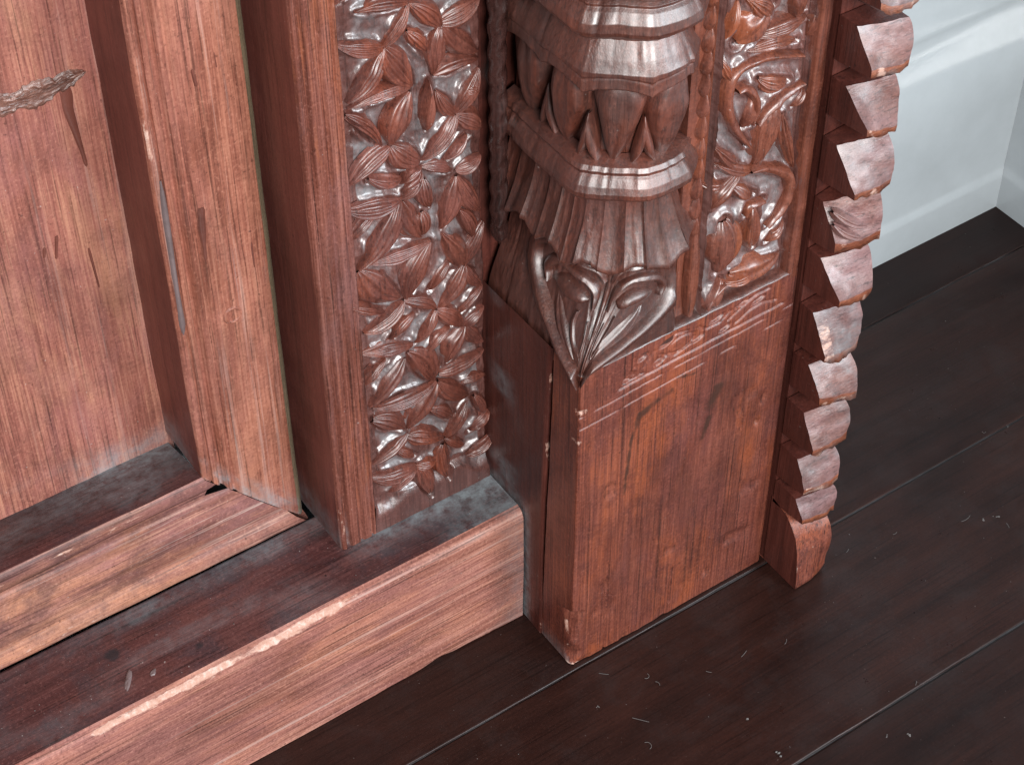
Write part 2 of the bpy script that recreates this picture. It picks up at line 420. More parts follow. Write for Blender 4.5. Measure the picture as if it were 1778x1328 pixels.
# the torn knot across the panel
n1, n2 = 130, 34
u = np.linspace(0, 1, n1); v = np.linspace(-1, 1, n2)
P = np.zeros((n1, n2, 3))
cx = -0.285 + 0.090 * u; cz = 0.4475 + 0.002 * np.sin(u * 7)
hw = (0.0125 - 0.0055 * u) * (0.85 + 0.45 * fbm(u * 12, u * 0, 0, 3, 2)) * np.sqrt(np.clip(1 - u ** 10, 0, 1))
P[:, :, 0] = cx[:, None] + 0.0006 * vnoise(u[:, None] * 40, v[None] * 4, 0, 4)
P[:, :, 2] = cz[:, None] + hw[:, None] * v[None] * (1 + 0.12 * vnoise(u[:, None] * 50, np.sign(v)[None] * 3.0, 0, 6))
rid = np.exp(-((v[None] - 0.55) / 0.28) ** 2) + 0.9 * np.exp(-((v[None] + 0.55 - 0.3 * np.sin(u * 6)[:, None]) / 0.25) ** 2)
rag = np.abs(fbm(u[:, None] * 15 + v[None] * 2.0, v[None] * 6, 0, 4, 31))
P[:, :, 1] = 0.1690 - (1 - np.abs(v)[None] ** 6) * (0.0003 + rid * 0.0004 + (0.3 + rid) * 0.0024 * rag)
o = grid_obj('knot', P, M_KNOT, panel); fix_out(o, (0, -1, 0))

# ---- mitred moulding round the panel: stile and rail
PROF = [(0.0000, 0.150), (0.0000, 0.1315), (0.0015, 0.1285), (0.0045, 0.1242), (0.0066, 0.1228), (0.0085, 0.1222), (0.016, 0.1218), (0.024, 0.1216), (0.032, 0.1217),
        (0.040, 0.1220), (0.0435, 0.1222), (0.0445, 0.1238), (0.0460, 0.1240), (0.0470, 0.1223), (0.0490, 0.1216), (0.0505, 0.1224), (0.0512, 0.1250), (0.0535, 0.1254), (0.0545, 0.1228),
        (0.0565, 0.1216), (0.0583, 0.1220), (0.0590, 0.1252), (0.0597, 0.1222), (0.0625, 0.1219), (0.0640, 0.1224), (0.0647, 0.1240), (0.0647, 0.150), (0.0647, 0.1705)]
SX = -0.1235
T = np.array([p[0] for p in PROF]); YY = np.array([p[1] for p in PROF])


def frame_stile(name, j0, j1, mat, parent, wearcol=None):
    n = 150
    idx = np.arange(j0, j1 + 1)
    P = np.zeros((n, len(idx), 3)); we = np.zeros((n, len(idx))); du = np.zeros((n, len(idx)))
    for a, j in enumerate(idx):
        z0 = 0.1068 + 1.2 * T[j]
        z = z0 + (ZT - z0) * np.linspace(0, 1, n)
        x = SX - T[j] + 0.0004 * fbm(z * 45, z * 0 + T[j] * 60, 0, 3, 12)
        y = YY[j] + 0.0005 * fbm(z * 30, z * 0 + T[j] * 90, 0, 3, 13)
        if 21 <= j <= 24: we[:, a] = 0.30 + 0.25 * sstep(0.3, 0.8, vnoise(z * 28, z * 0, 0, 6)) * (j >= 23); y = y + 0.0006 * np.clip(fbm(z * 120, z * 0, 0, 2, 19), 0, 1)
        P[:, a] = np.stack([x, y, z], 1)
        du[:, a] = 0.8 * sstep(0.022, 0.0, z - z0) * sstep(-0.5, 0.6, vnoise(z * 200, z * 0 + T[j] * 300, 0, 9)) + (0.5 * sstep(0.03, 0.0, z - z0) if j >= 26 else 0)
    return grid_obj(name, P, mat, parent, flip=False, attrs={'wear': we, 'dust': du})


st_edge = frame_stile('edge_bevel', 0, 4, M_OLIVE, dleaf)
stile = frame_stile('moulded_stile', 4, 20, M_STILE, dleaf)
fil = frame_stile('edge_fillet', 20, 25, M_STILE, dleaf)
jam = frame_stile('inner_reveal', 25, 27, M_JAMB, dleaf)
for o in (st_edge, stile, fil): fix_out(o, (0, -1, 0))
fix_out(jam, (-1, 0, 0))
run_mark('varnish_run', stile, [(-0.1640, 0.378), (-0.1647, 0.368), (-0.1658, 0.341)], [0.0062, 0.0052, 0.0026], 0.1217, M_VARNISH)
run_mark('varnish_run', stile, [(-0.1385, 0.342), (-0.1386, 0.323)], [0.0022, 0.0014], 0.122, M_VARNISH)
run_mark('varnish_run', stile, [(-0.1392, 0.350), (-0.1378, 0.349)], [0.0022, 0.002], 0.122, M_VARNISH)
run_mark('varnish_run', stile, [(-0.1580, 0.4625), (-0.1568, 0.4516)], [0.0018, 0.0024], 0.1217, M_VARNISH)
run_mark('varnish_run', stile, [(-0.1454, 0.468), (-0.1450, 0.458)], [0.0011, 0.0018], 0.1217, M_VARNISH)
run_mark('glaze_run', stile, [(-0.1835, 0.405), (-0.1838, 0.383), (-0.1846, 0.33), (-0.1847, 0.297)], [0.0030, 0.0046, 0.0040, 0.0050], 0.1222, M_GREY, 0.0012)
# plugged hole with its pale ring
a = np.linspace(0, 2 * math.pi, 40)
rr = np.array([0.0, 0.0022, 0.0036, 0.0043, 0.0049, 0.0054, 0.0060]); hh = np.array([0.0005, 0.0004, 0.0004, 0.0, -0.0006, 0.0, 0.0006])
P = np.zeros((len(rr), 40, 3))
P[:, :, 0] = -0.1550 + rr[:, None] * np.cos(a)[None]; P[:, :, 2] = 0.2976 + rr[:, None] * np.sin(a)[None]
P[:, :, 1] = 0.1211 + hh[:, None] + 0.0002 * vnoise(a[None] * 3, rr[:, None] * 500)
o = grid_obj('plug', P, M_STILE, stile); fix_out(o, (0, -1, 0))

RPROF = [(0.0000, 0.146), (0.0002, 0.1262), (0.0012, 0.1212), (0.0050, 0.1180), (0.0120, 0.1180), (0.0165, 0.1206), (0.0180, 0.1226), (0.0205, 0.1219), (0.028, 0.1206), (0.036, 0.1204),
         (0.044, 0.1208), (0.050, 0.1216), (0.0535, 0.1222), (0.0555, 0.1214), (0.0585, 0.1212), (0.0600, 0.1222), (0.0606, 0.1240), (0.0600, 0.138)]
RP2 = [(0.0650, 0.136), (0.0652, 0.1228), (0.0690, 0.1208), (0.0730, 0.1206), (0.0765, 0.1214), (0.0778, 0.1232), (0.0775, 0.130), (0.0755, 0.140), (0.0720, 0.152), (0.0690, 0.162), (0.0668, 0.1705)]


def frame_rail(name, prof, mat, parent, dusty=False, top=None):
    n = 170
    P = np.zeros((n, len(prof), 3)); we = np.zeros((n, len(prof))); du = np.zeros((n, len(prof)))
    for a, (t, y) in enumerate(prof):
        te = min(t, 0.0778)
        xr = SX - te / 1.2 - (0.0 if y < 0.1235 else 0.0)
        if y >= 0.1225 and t > 0.06: xr = -0.1880
        s = np.linspace(0, 1, n); x = xr + (XL - xr) * s
        open_ = (0.0006 + 0.0020 * sstep(-0.15, -0.36, x)) * (1.0 if t < 0.001 else 0.8 if t < 0.004 else 0.35 if t < 0.009 else 0.0)
        crack = 0.0
        if name == 'rail_fillet' and a < 2: crack = -0.0030 * sstep(0.03, 0.16, -0.19 - x)
        if name == 'bottom_rail' and a >= len(prof) - 2: crack = 0.0012 * sstep(0.03, 0.17, -0.19 - x)
        z = 0.1068 + t + open_ + crack + 0.0005 * fbm(x * 30, x * 0 + t * 70, 0, 3, 40)
        yy = y + 0.0007 * fbm(x * 25, x * 0 + t * 90, 0, 3, 41)
        if name == 'bottom_rail' and t < 0.017: yy = yy + 0.0012 * sstep(-0.14, -0.30, x) * (t > 0.003)
        P[:, a] = np.stack([x, yy, z], 1)
        if dusty and y > 0.125:
            du[:, a] = 0.9 * sstep(0.128, 0.168, y) * sstep(-0.42, -0.2, x) * (0.35 + 0.65 * sstep(-0.3, -0.19, x)) + 0.25 * sstep(-0.2, 0.6, vnoise(x * 40, x * 0 + y * 90, 0, 3))
        if name == 'bottom_rail' and (a in (3, 4) or a == 15): we[:, a] = 0.34 + 0.24 * sstep(-0.2, 0.6, vnoise(x * 22, x * 0, a, 33))
        if name == 'rail_fillet' and a in (2, 3): we[:, a] = 0.30 + 0.3 * sstep(-0.1, 0.6, vnoise(x * 25, x * 0, a, 34))
    o = grid_obj(name, P, mat, parent, attrs={'wear': we, 'dust': du}); fix_out(o, (0, -1, 0.4)); return o


rail = frame_rail('bottom_rail', RPROF, M_RAIL, dleaf)
rfil = frame_rail('rail_fillet', RP2[:6], M_RAIL, dleaf)
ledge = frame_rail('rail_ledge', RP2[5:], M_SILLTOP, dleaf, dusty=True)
# the dark void behind the crack
box_obj('rail_core', (XL, -0.19, 0.1395, 0.168, 0.110, 0.1700), M_SIDE, dleaf)

# ---- threshold sill: front, worn arris and top in one skin
n, xsr = 420, -0.0098
SP = [(0.0528, 0.0), (0.0524, 0.012), (0.0521, 0.028), (0.0519, 0.046), (0.0518, 0.064), (0.0518, 0.080), (0.0519, 0.092), (0.0520, 0.0980), (0.0522, 0.1000), (0.0526, 0.1020), (0.0536, 0.1042), (0.0550, 0.1056), (0.0566, 0.1062), (0.0585, 0.1065)]
SPT = [(y, 0.1065 - 0.00003 * k) for k, y in enumerate(np.linspace(0.0585, 0.1226, 44))] + [(0.1232, 0.1045), (0.1236, 0.095)]
SPOTS = [(-0.271, 0.097, 0.006, 0.0055, 0.9), (-0.226, 0.074, 0.0036, 0.003, 0.8), (-0.168, 0.1135, 0.006, 0.004, 0.5), (-0.192, 0.080, 0.007, 0.0035, 0.5), (-0.205, 0.0925, 0.012, 0.005, 0.4), (-0.30, 0.065, 0.02, 0.008, 0.35), (-0.33, 0.10, 0.02, 0.01, 0.4), (-0.24, 0.112, 0.02, 0.005, 0.45), (-0.13, 0.10, 0.03, 0.01, 0.35), (-0.05, 0.075, 0.03, 0.012, 0.3)]


def sill_skin(name, prof, mat, top):
    s = np.linspace(0, 1, n)
    P = np.zeros((n, len(prof), 3)); we = np.zeros((n, len(prof))); du = np.zeros((n, len(prof))); stn = np.zeros((n, len(prof)))
    for a, (y, z) in enumerate(prof):
        x = xsr + (XL - xsr) * s
        wide = 0.25 + 0.95 * sstep(-0.10, -0.17, x) * sstep(-0.34, -0.27, x) + 0.55 * vnoise(x * 24, x * 0, 0, 51) + 0.25 * vnoise(x * 90, x * 0, 0, 59)
        yy = y + 0.0006 * fbm(x * 18, x * 0 + z * 70, 0, 3, 52)
        zz = z + 0.0005 * fbm(x * 16, x * 0 + y * 60, 0, 3, 53)
        if not top:
            k = sstep(0.094, 0.104, z) * (y < 0.058)
            zz = zz - k * 0.0009 * np.clip(wide, 0, 2) * (a in (10, 11, 12)); yy = yy + k * 0.0008 * np.clip(wide, 0, 2) * (a == 9)
            if a == 0:
                zz = 0.0008 + 0.0016 * np.clip(fbm(x * 38, x * 0, 0, 4, 57), 0, 1) + 0.003 * np.exp(-((x + 0.075) / 0.010) ** 2)
            if a in (8, 9, 10, 11, 12): we[:, a] = (0.10 + 0.62 * sstep(0.5, 1.5, wide)) * {8: 0.55, 9: 1.0, 10: 1.15, 11: 1.1, 12: 0.8}[a] + 0.14 * (a in (10, 11))
            du[:, a] = 0.25 * sstep(0.03, 0.0, xsr - x)
        else:
            e = sstep(0.07, 0.0, xsr - x); f = sstep(0.10, 0.125, y) * sstep(-0.40, -0.12, x)
            for (sx, sy, rx, ry, am) in SPOTS: stn[:, a] = np.maximum(stn[:, a], am * np.exp(-(((x - sx) / rx) ** 2 + ((y - sy) / ry) ** 2) ** 1.5))
            g = np.exp(-((y - 0.088) / 0.012) ** 2) * sstep(-0.125, -0.10, x)
            du[:, a] = np.clip(0.65 * e + 0.35 * f + 0.4 * g + 0.15 * sstep(-0.1, 0.6, vnoise(x * 25, x * 0 + y * 70, 0, 58)), 0, 1)
        P[:, a] = np.stack([x, yy, zz], 1)
    o = grid_obj(name, P, mat, door, attrs={'wear': we, 'dust': du, 'stain': stn}); fix_out(o, (0, 0, 1) if top else (0, -1, 0)); return o


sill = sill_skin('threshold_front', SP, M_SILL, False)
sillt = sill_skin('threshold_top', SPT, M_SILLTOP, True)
box_obj('threshold_core', (XL, -0.0102, 0.0545, 0.1195, 0.004, 0.1035), M_SIDE, door)


def blob(name, parent, c, rx, ry, h, mat, seed, ax='z', rot=0.0):
    na, nr = 26, 7
    a = np.linspace(0, 2 * math.pi, na); r = np.linspace(0, 1, nr)
    k = 1 + 0.45 * vnoise(np.cos(a) * 1.6 + seed * 3.7, np.sin(a) * 1.6, seed, seed)
    U = (r[:, None] * (k * np.cos(a) * rx)[None]); V = (r[:, None] * (k * np.sin(a) * ry)[None])
    U, V = U * math.cos(rot) - V * math.sin(rot), U * math.sin(rot) + V * math.cos(rot)
    Hh = h * (1 - r[:, None] ** 2.5) * (0.6 + 0.6 * vnoise(U * 700, V * 700, seed, 3)) - 0.0005 * r[:, None] ** 4
    P = np.zeros((nr, na, 3))
    if ax == 'z': P[:, :, 0], P[:, :, 1], P[:, :, 2] = c[0] + U, c[1] + V, c[2] + Hh
    else: P[:, :, 0], P[:, :, 2], P[:, :, 1] = c[0] + U, c[2] + V, c[1] - Hh
    o = grid_obj(name, P, mat, parent); fix_out(o, (0, 0, 1) if ax == 'z' else (0, -1, 0)); return o


blob('paint_crumb', sillt, (-0.272, 0.0745, 0.1068), 0.0085, 0.0022, 0.0012, M_GREY, 14, rot=0.9)
blob('paint_crumb', sillt, (-0.258, 0.0715, 0.1068), 0.003, 0.0018, 0.0009, M_GREY, 15, rot=0.9)

# ---- carved stile: plain fluted margin, recessed ground, leaves
YC = 0.0887
STILE = [(-67.9, 456.9, -94.6, 468.7, 7.5), (-67.9, 456.9, -51.8, 476.8, 6.7), (-67.9, 456.1, -90.6, 431.7, 9.9), (-67.9, 456.1, -51.5, 426.6, 12.3), (-34.3, 455.9, -51.8, 476.4, 9.1), (-34.3, 457.7, -10.1, 463.8, 9.1), (-33.8, 456.6, -11.2, 431.7, 10.7), (-33.8, 456.6, -39.7, 428.6, 9.5), (-53.3, 425.5, -90.4, 428.0, 7.5), (-53.8, 423.8, -67.0, 394.4, 12.7), (-39.3, 428.0, -11.1, 427.0, 8.7), (-42.5, 426.5, -45.1, 394.9, 9.9), (-26.6, 397.9, -37.9, 417.1, 7.1), (-26.6, 397.9, -11.2, 421.0, 8.3), (-26.6, 396.9, -10.8, 381.2, 9.5), (-26.6, 396.9, -48.6, 376.3, 8.3), (-92.4, 424.6, -72.3, 395.8, 6.0), (-91.9, 425.4, -78.4, 412.0, 6.4), (-67.0, 394.4, -49.1, 376.5, 11.1), (-67.0, 394.4, -94.4, 379.6, 9.9), (-27.6, 360.6, -11.3, 363.8, 7.5), (-48.8, 372.4, -30.4, 360.9, 6.7), (-48.8, 373.3, -62.9, 366.9, 5.6), (-52.2, 477.0, -82.3, 482.7, 7.1), (-20.7, 411.7, -11.0, 409.5, 5.6), (-62.5, 356.3, -95.9, 364.6, 9.9), (-62.5, 356.3, -48.5, 368.5, 5.6), (-63.0, 355.6, -91.3, 319.7, 11.5), (-62.6, 355.3, -50.8, 323.5, 11.9), (-26.8, 355.9, -37.8, 323.0, 12.3), (-26.8, 355.9, -11.7, 324.7, 9.5), (-45.3, 318.6, -85.1, 321.3, 7.5), (-45.3, 317.5, -62.3, 282.7, 13.9), (-25.5, 290.0, -37.5, 320.1, 11.1), (-23.5, 290.1, -10.1, 315.3, 8.3), (-23.5, 289.0, -11.8, 269.9, 7.5), (-23.5, 289.0, -41.2, 265.8, 9.9), (-91.7, 319.4, -66.5, 287.1, 14.7), (-64.3, 283.1, -91.1, 272.5, 9.9), (-64.3, 283.1, -43.3, 265.2, 7.5), (-43.3, 265.2, -59.0, 247.4, 8.3), (-43.3, 265.2, -25.6, 243.4, 9.1), (-24.6, 242.3, -10.8, 251.4, 7.5), (-24.6, 242.3, -37.7, 219.3, 10.7), (-24.6, 242.3, -11.3, 223.0, 8.3), (-60.0, 247.4, -94.0, 257.4, 8.3), (-48.2, 363.9, -45.3, 342.9, 7.1), (-48.2, 363.9, -61.4, 360.9, 4.8), (-50.1, 342.1, -50.7, 325.6, 7.1), (-66.2, 239.3, -91.1, 213.0, 9.7), (-63.9, 243.0, -47.5, 210.0, 13.0), (-43.6, 213.7, -11.4, 216.4, 8.8), (-44.3, 207.6, -22.7, 184.4, 11.3), (-44.9, 207.9, -89.1, 210.6, 7.1), (-44.9, 206.6, -66.9, 180.1, 14.7), (-89.7, 201.1, -68.5, 181.7, 11.8), (-67.1, 176.8, -93.0, 164.5, 8.0), (-67.2, 174.1, -41.5, 158.5, 10.5), (-40.9, 158.2, -24.5, 178.0, 7.1), (-41.0, 156.8, -27.0, 143.4, 5.9), (-61.9, 144.4, -94.8, 154.4, 11.8), (-61.9, 144.4, -47.8, 142.0, 7.1), (-61.9, 144.4, -53.4, 113.7, 10.1), (-61.9, 143.0, -82.7, 133.9, 7.1), (-42.3, 152.0, -40.2, 121.0, 9.7), (-55.7, 237.2, -45.9, 211.0, 6.7), (-28.5, 198.5, -10.6, 194.9, 5.9)]
# the same pattern goes on above the frame
STILE += [(a, b + 112.0, c, d + 112.0, w) for (a, b, c, d, w) in STILE if 385 < b < 460 and b + 112 > 488 and max(b, d) + 112 < 572]


def leaf(name, parent, mat, mapf, b, t, width, bend=0.1, ng=4, H=0.0055, sink=0.0045, gamp=0.0008, tilt=0.0, ns=26, nw=23, tipw=0.8, seed=0, sharp=2.6):
    b, t = np.array(b, float), np.array(t, float)
    d = t - b; L = np.linalg.norm(d); nrm = np.array([-d[1], d[0]]) / L
    s = np.linspace(0.0, 1.0, ns); w = np.linspace(-1, 1, nw)
    c = b[None] + d[None] * s[:, None] + nrm[None] * (bend * L * 4 * s * (1 - s))[:, None]
    dd = np.gradient(c, axis=0); dd /= np.linalg.norm(dd, axis=1)[:, None]
    nn = np.stack([-dd[:, 1], dd[:, 0]], 1)
    hw = 0.5 * width * np.sin(math.pi * (0.03 + 0.955 * s) ** tipw) ** 0.8
    hw = hw * (1 + 0.10 * vnoise(s * 5, s * 0, seed * 1.3, 77))
    q = c[:, None] + nn[:, None] * hw[:, None, None] * w[None, :, None]
    env = np.sin(math.pi * (0.06 + 0.90 * s)) ** 0.45
    h = H * env[:, None] * (1 - np.abs(w)[None] ** sharp)
    ph = w[None] * ng * 0.5 + 0.18 * np.sin(s[:, None] * 3 + seed)
    h = h + gamp * (1 - 4 * np.abs((ph % 1.0) - 0.5)) * env[:, None] * (1 - np.abs(w)[None] ** 6)
    h = h + tilt * w[None] * env[:, None] * (1 - np.abs(w)[None] ** 6) + 0.0005 * fbm(q[:, :, 0] * 130, q[:, :, 1] * 130, seed, 2, 5)
    P = mapf(q[:, :, 0], q[:, :, 1], h - sink)
    return grid_obj(name, P, mat, parent)


def flat_map(y0):
    return lambda u, v, h: np.stack([u, y0 - h, v], -1)


def fill_leaves(dist, X, Zg, mask, n, L, wd, lst):
    """small leaves cut into the barest spots of the ground"""
    dist = np.where(mask, dist, -1.0)
    for k in range(n):
        i, j = np.unravel_index(np.argmax(dist), dist.shape)
        c = np.array([X[i, j], Zg[i, j]]); a = random.choice((0.6, 1.1, 2.0, 2.6)) + random.uniform(-0.3, 0.3)
        d = np.array([math.cos(a), math.sin(a)]) * L * random.uniform(0.7, 1.1) / 2
        p, q = c + d, c - d
        lst.append((p[0] * 1000, p[1] * 1000, q[0] * 1000, q[1] * 1000, wd * 1000 * random.uniform(0.8, 1.2)))
        r = q - p; t = np.clip(((X - p[0]) * r[0] + (Zg - p[1]) * r[1]) / (r ** 2).sum(), 0, 1)
        dist = np.minimum(dist, np.hypot(X - p[0] - t * r[0], Zg - p[1] - t * r[1]) - wd * 0.45)
    return dist


XCL = -0.0945    # left edge of the carving
nx, nz = 132, 560
xs = np.linspace(XCL, -0.0103, nx); zs = np.linspace(0.1050, ZT, nz)
X, Zg = np.meshgrid(xs, zs, indexing='ij')
dist = np.full(X.shape, 1.0)
for (a, b, c, d, w) in STILE:
    p = np.array([a, b]) / 1000; q = np.array([c, d]) / 1000; r = q - p; L2 = (r ** 2).sum()
    t = np.clip(((X - p[0]) * r[0] + (Zg - p[1]) * r[1]) / L2, 0, 1)
    dd = np.hypot(X - p[0] - t * r[0], Zg - p[1] - t * r[1]) - 0.5 * w / 1000 * np.sin(math.pi * (0.06 + 0.9 * t)) ** 0.8 * 0.8
    dist = np.minimum(dist, dd)
dist = np.where(Zg > 0.13, fill_leaves(dist, X, Zg, (Zg > 0.135) & (Zg < 0.52) & (X > XCL + 0.007) & (X < -0.016), 18, 0.024, 0.0062, STILE), dist)
edge = np.minimum(X - XCL, 1.0)
mn = np.minimum(dist, edge * 0.8)
depth = 0.0052 - 0.0022 * np.exp(-((mn - 0.0012) / 0.0016) ** 2) - 0.0050 * sstep(0.0022, 0.0, edge)
flat = sstep(0.128 + 0.012 * vnoise(xs * 60, xs * 0, 0, 8)[:, None], 0.118 + 0.010 * vnoise(xs * 60, xs * 0, 0, 8)[:, None], Zg) * sstep(0.0, 0.0015, dist)
depth = depth * (1 - flat)
depth = depth + (1 - flat) * (0.0012 * fbm(X * 170, Zg * 170, 0, 3, 61) + 0.0018 * np.clip(fbm(X * 85, Zg * 85, 2, 2, 62), -1, 1)) * sstep(0, 0.002, edge)
P = np.stack([X, YC + depth + 0.0002 * fbm(X * 200, Zg * 20, 0, 2, 3), Zg], -1)
# close the right side back into the jamb
back = P[-1:].copy(); back[:, :, 1] = 0.125; back[:, :, 0] += 0.0003
P = np.concatenate([P, back], 0)
dd = 0.46 * sstep(0.0, 0.0022, dist) * (1 - flat) * sstep(-0.5, 0.5, fbm(X * 90, Zg * 90, 0, 3, 64))  # pale grey between the leaves: dust, plus window glints put into the colour
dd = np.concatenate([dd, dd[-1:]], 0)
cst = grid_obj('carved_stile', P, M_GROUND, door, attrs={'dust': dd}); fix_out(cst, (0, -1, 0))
tag(cst, 'upright board carved with radiating grooved leaves')
for i, (a, b, c, d, w) in enumerate(STILE):
    if i == 11:
        leaf('carved_bud', cst, M_CARVE, flat_map(YC), (a / 1000, b / 1000), (c / 1000, d / 1000), 0.0115, 0.0, 3, 0.0095, 0.0062, 0.0005, tipw=1.7, seed=i)
        continue
    r = random.random()
    leaf('carved_leaf', cst, M_CARVE, flat_map(YC), (a / 1000, b / 1000), (c / 1000, d / 1000), w / 1000 * 1.45, bend=random.choice((-1, 1)) * random.uniform(0.02, 0.11),
         ng=random.choice((3, 4, 5, 5, 6)), H=random.uniform(0.0050, 0.0062), sink=0.0052, gamp=random.uniform(0.0007, 0.0012), tilt=random.uniform(-0.0016, 0.0016), seed=i,
         sharp=random.choice((3.0, 4.5, 6.0)), tipw=random.uniform(0.7, 1.0))
# fluted margin and reveal
MP = [(-0.1195, 0.152), (-0.1195, 0.120), (-0.1195, 0.0960), (-0.1194, 0.0912), (-0.1188, 0.0894), (-0.1178, 0.0886), (-0.1166, 0.0884), (-0.1156, 0.0893), (-0.1150, 0.0912), (-0.1138, 0.0912), (-0.1130, 0.0890), (-0.1118, 0.0884), (-0.1090, 0.0885),
      (-0.1066, 0.0886), (-0.1056, 0.0904), (-0.1046, 0.0905), (-0.1038, 0.0887), (-0.1010, 0.0884), (-0.0985, 0.0885), (-0.0976, 0.0905), (-0.0966, 0.0905), (-0.0960, 0.0888), (-0.0945, 0.0889), (-0.0940, 0.0930)]
n = 260


def margin(name, prof, mat, out):
    zz = np.linspace(0.1055, ZT, n)
    P = np.zeros((n, len(prof), 3)); we = np.zeros((n, len(prof))); du = np.zeros((n, len(prof)))
    for a, (x, y) in enumerate(prof):
        nxx = 0.0005 * fbm(zz * 40, zz * 0 + x * 200, 0, 3, 71); ny = 0.0004 * fbm(zz * 50, zz * 0 + x * 300, 0, 3, 72)
        if x < -0.118 and y < 0.09: nxx = nxx + 0.0006 * np.clip(fbm(zz * 110, zz * 0, 0, 3, 74), 0, 1)
        if x < -0.1165 and 0.088 < y < 0.0916: we[:, a] = 0.20 + 0.10 * sstep(0.20, 0.12, zz) + 0.16 * sstep(0.1, 0.7, vnoise(zz * 30, zz * 0, 0, 75))
        du[:, a] = 0.5 * sstep(0.035, 0.0, zz - 0.106) * (y > 0.091)
        P[:, a] = np.stack([x + nxx, y + ny, zz], 1)
    o = grid_obj(name, P, mat, door, attrs={'wear': we, 'dust': du}); fix_out(o, out); return o


margin('outer_reveal', MP[:4], M_JAMB, (-1, 0, 0))
margin('fluted_margin', MP[3:], M_MARGIN, (0, -1, 0))

# ------------------------------------------------------------------ pillar
pillar = mesh_obj('pillar', box_verts(0.034, 0.1465, 0.0300, 0.135, 0.0, ZT), BOXF, M_PILLAR, door, smooth=False)
tag(pillar, 'square pillar with plain foot and carved octagonal upper part')


def poly_dist(U, V, pts, closed=False):
    pts = np.array(pts, float); r = np.full(U.shape, 1.0)
    m = len(pts) if closed else len(pts) - 1
    for k in range(m):
        p, q = pts[k], pts[(k + 1) % len(pts)]; e = q - p; L2 = (e ** 2).sum() + 1e-12
        t = np.clip(((U - p[0]) * e[0] + (V - p[1]) * e[1]) / L2, 0, 1)
        r = np.minimum(r, np.hypot(U - p[0] - t * e[0], V - p[1] - t * e[1]))
    return r


# foot: front board wraps the corner; a split runs down the left side
PXL, PXR, ZB = -0.0080, 0.1495, 0.2655
nz = 250
zz = np.concatenate([np.linspace(0.0012, 0.2, 110), np.linspace(0.2008, ZB, 140)])
ycr = 0.0335 - 0.0085 * zz / 0.25 + 0.0004 * fbm(zz * 60, zz * 0, 0, 2, 81)


def foot_rows(zv, ycv):
    chip = 0.0100 * sstep(0.058, 0.052, zv) * (0.55 + 0.45 * vnoise(zv * 90, zv * 0, 0, 3)) + 0.0035 * np.exp(-((zv - 0.236) / 0.004) ** 2) + 0.0016 * np.clip(fbm(zv * 120, zv * 0, 0, 3, 9), 0, 1)
    r = 0.0016 + chip
    rows = []
    for z, rc, yc in zip(zv, r, ycv):
        pts = []
        for s in np.linspace(0, 1, 12)[:-1]: pts.append((PXL, yc + (rc - yc) * s))
        for a in np.linspace(0, math.pi / 2, 7)[:-1]:
            # flattened arc = chipped chamfer
            k = 0.35 if rc > 0.005 else 1.0
            ax, ay = PXL + rc * (1 - math.cos(a)), rc * (1 - math.sin(a))
            lx, ly = PXL + rc * (a / (math.pi / 2)), rc * (1 - a / (math.pi / 2))
            pts.append((ax * k + lx * (1 - k), ay * k + ly * (1 - k)))
        for s in np.linspace(0, 1, 150)[:-1]: pts.append((PXL + rc + (PXR - 0.0015 - PXL - rc) * s, 0.0))
        for a in np.linspace(0, math.pi / 2, 4): pts.append((PXR - 0.0015 + 0.0015 * math.sin(a), 0.0015 * (1 - math.cos(a))))
        pts.append((PXR, 0.05)); pts.append((PXR, 0.135))
        rows.append([(x, y, z) for x, y in pts])
    return np.array(rows), r


P, rr = foot_rows(zz, ycr)
X, Z = P[:, :, 0], P[:, :, 2]
front = (P[:, :, 1] < 0.0005) & (X > PXL + 0.001)
d = 0.0
for z0, z1 in ((0.2225, 0.2300), (0.2325, 0.2388)):
    zl = z0 + (z1 - z0) * (X + 0.0) / 0.139
    d = d + 0.0009 * np.exp(-((Z - zl) / 0.0007) ** 2) * sstep(-0.2, 0.35, vnoise(X * 90, Z * 0 + z0 * 99, 0, 4) + 0.35)


def pxz(pts):   # helper table already in face coordinates (mm)
    return [(a / 1000.0, b / 1000.0) for a, b in pts]


ENGR = [[(30, 259), (31, 252), (23, 243), (38, 243)], [(44, 257), (36, 247), (35, 243)], [(48, 252), (60, 245), (72, 250), (74, 256)], [(52, 259), (60, 262), (68, 260)],
        [(76, 259), (82, 254), (92, 254), (99, 259)], [(98, 252), (108, 258), (118, 262), (128, 262)], [(44, 247), (47, 250), (50, 247), (47, 244), (44, 247)], [(20, 240), (60, 241.5), (100, 243), (140, 244)], [(104, 247), (114, 252), (124, 253), (134, 250)]]
for g in ENGR: d = d + 0.0013 * np.exp(-(poly_dist(X, Z, pxz(g)) / 0.0009) ** 2)
el = np.hypot((X - 0.064) / 0.0095, (Z - 0.2525 - (X - 0.064) * 0.1) / 0.0055)
d = d + 0.0012 * np.exp(-((el - 1) / 0.13) ** 2)
for (a, b, rx, rz) in ((27, 246, 4.5, 3.0), (53, 259, 5.5, 2.4), (76, 250.5, 5.0, 2.6), (49, 247, 4, 2.4), (89, 258.5, 5.5, 2.4), (108, 260.5, 5.5, 2.4), (96, 247.5, 4.5, 2.2), (120, 257, 5, 2.0), (36, 257, 3.6, 2.6)):
    d = d + 0.0019 * sstep(1.15, 0.75, np.hypot((X - a / 1000) / (rx / 1000), (Z - b / 1000 - (X - a / 1000) * 0.25) / (rz / 1000)))
d = d + 0.0035 * np.exp(-(((X - 0.1308) / 0.0018) ** 2 + ((Z - 0.1478) / 0.0022) ** 2))
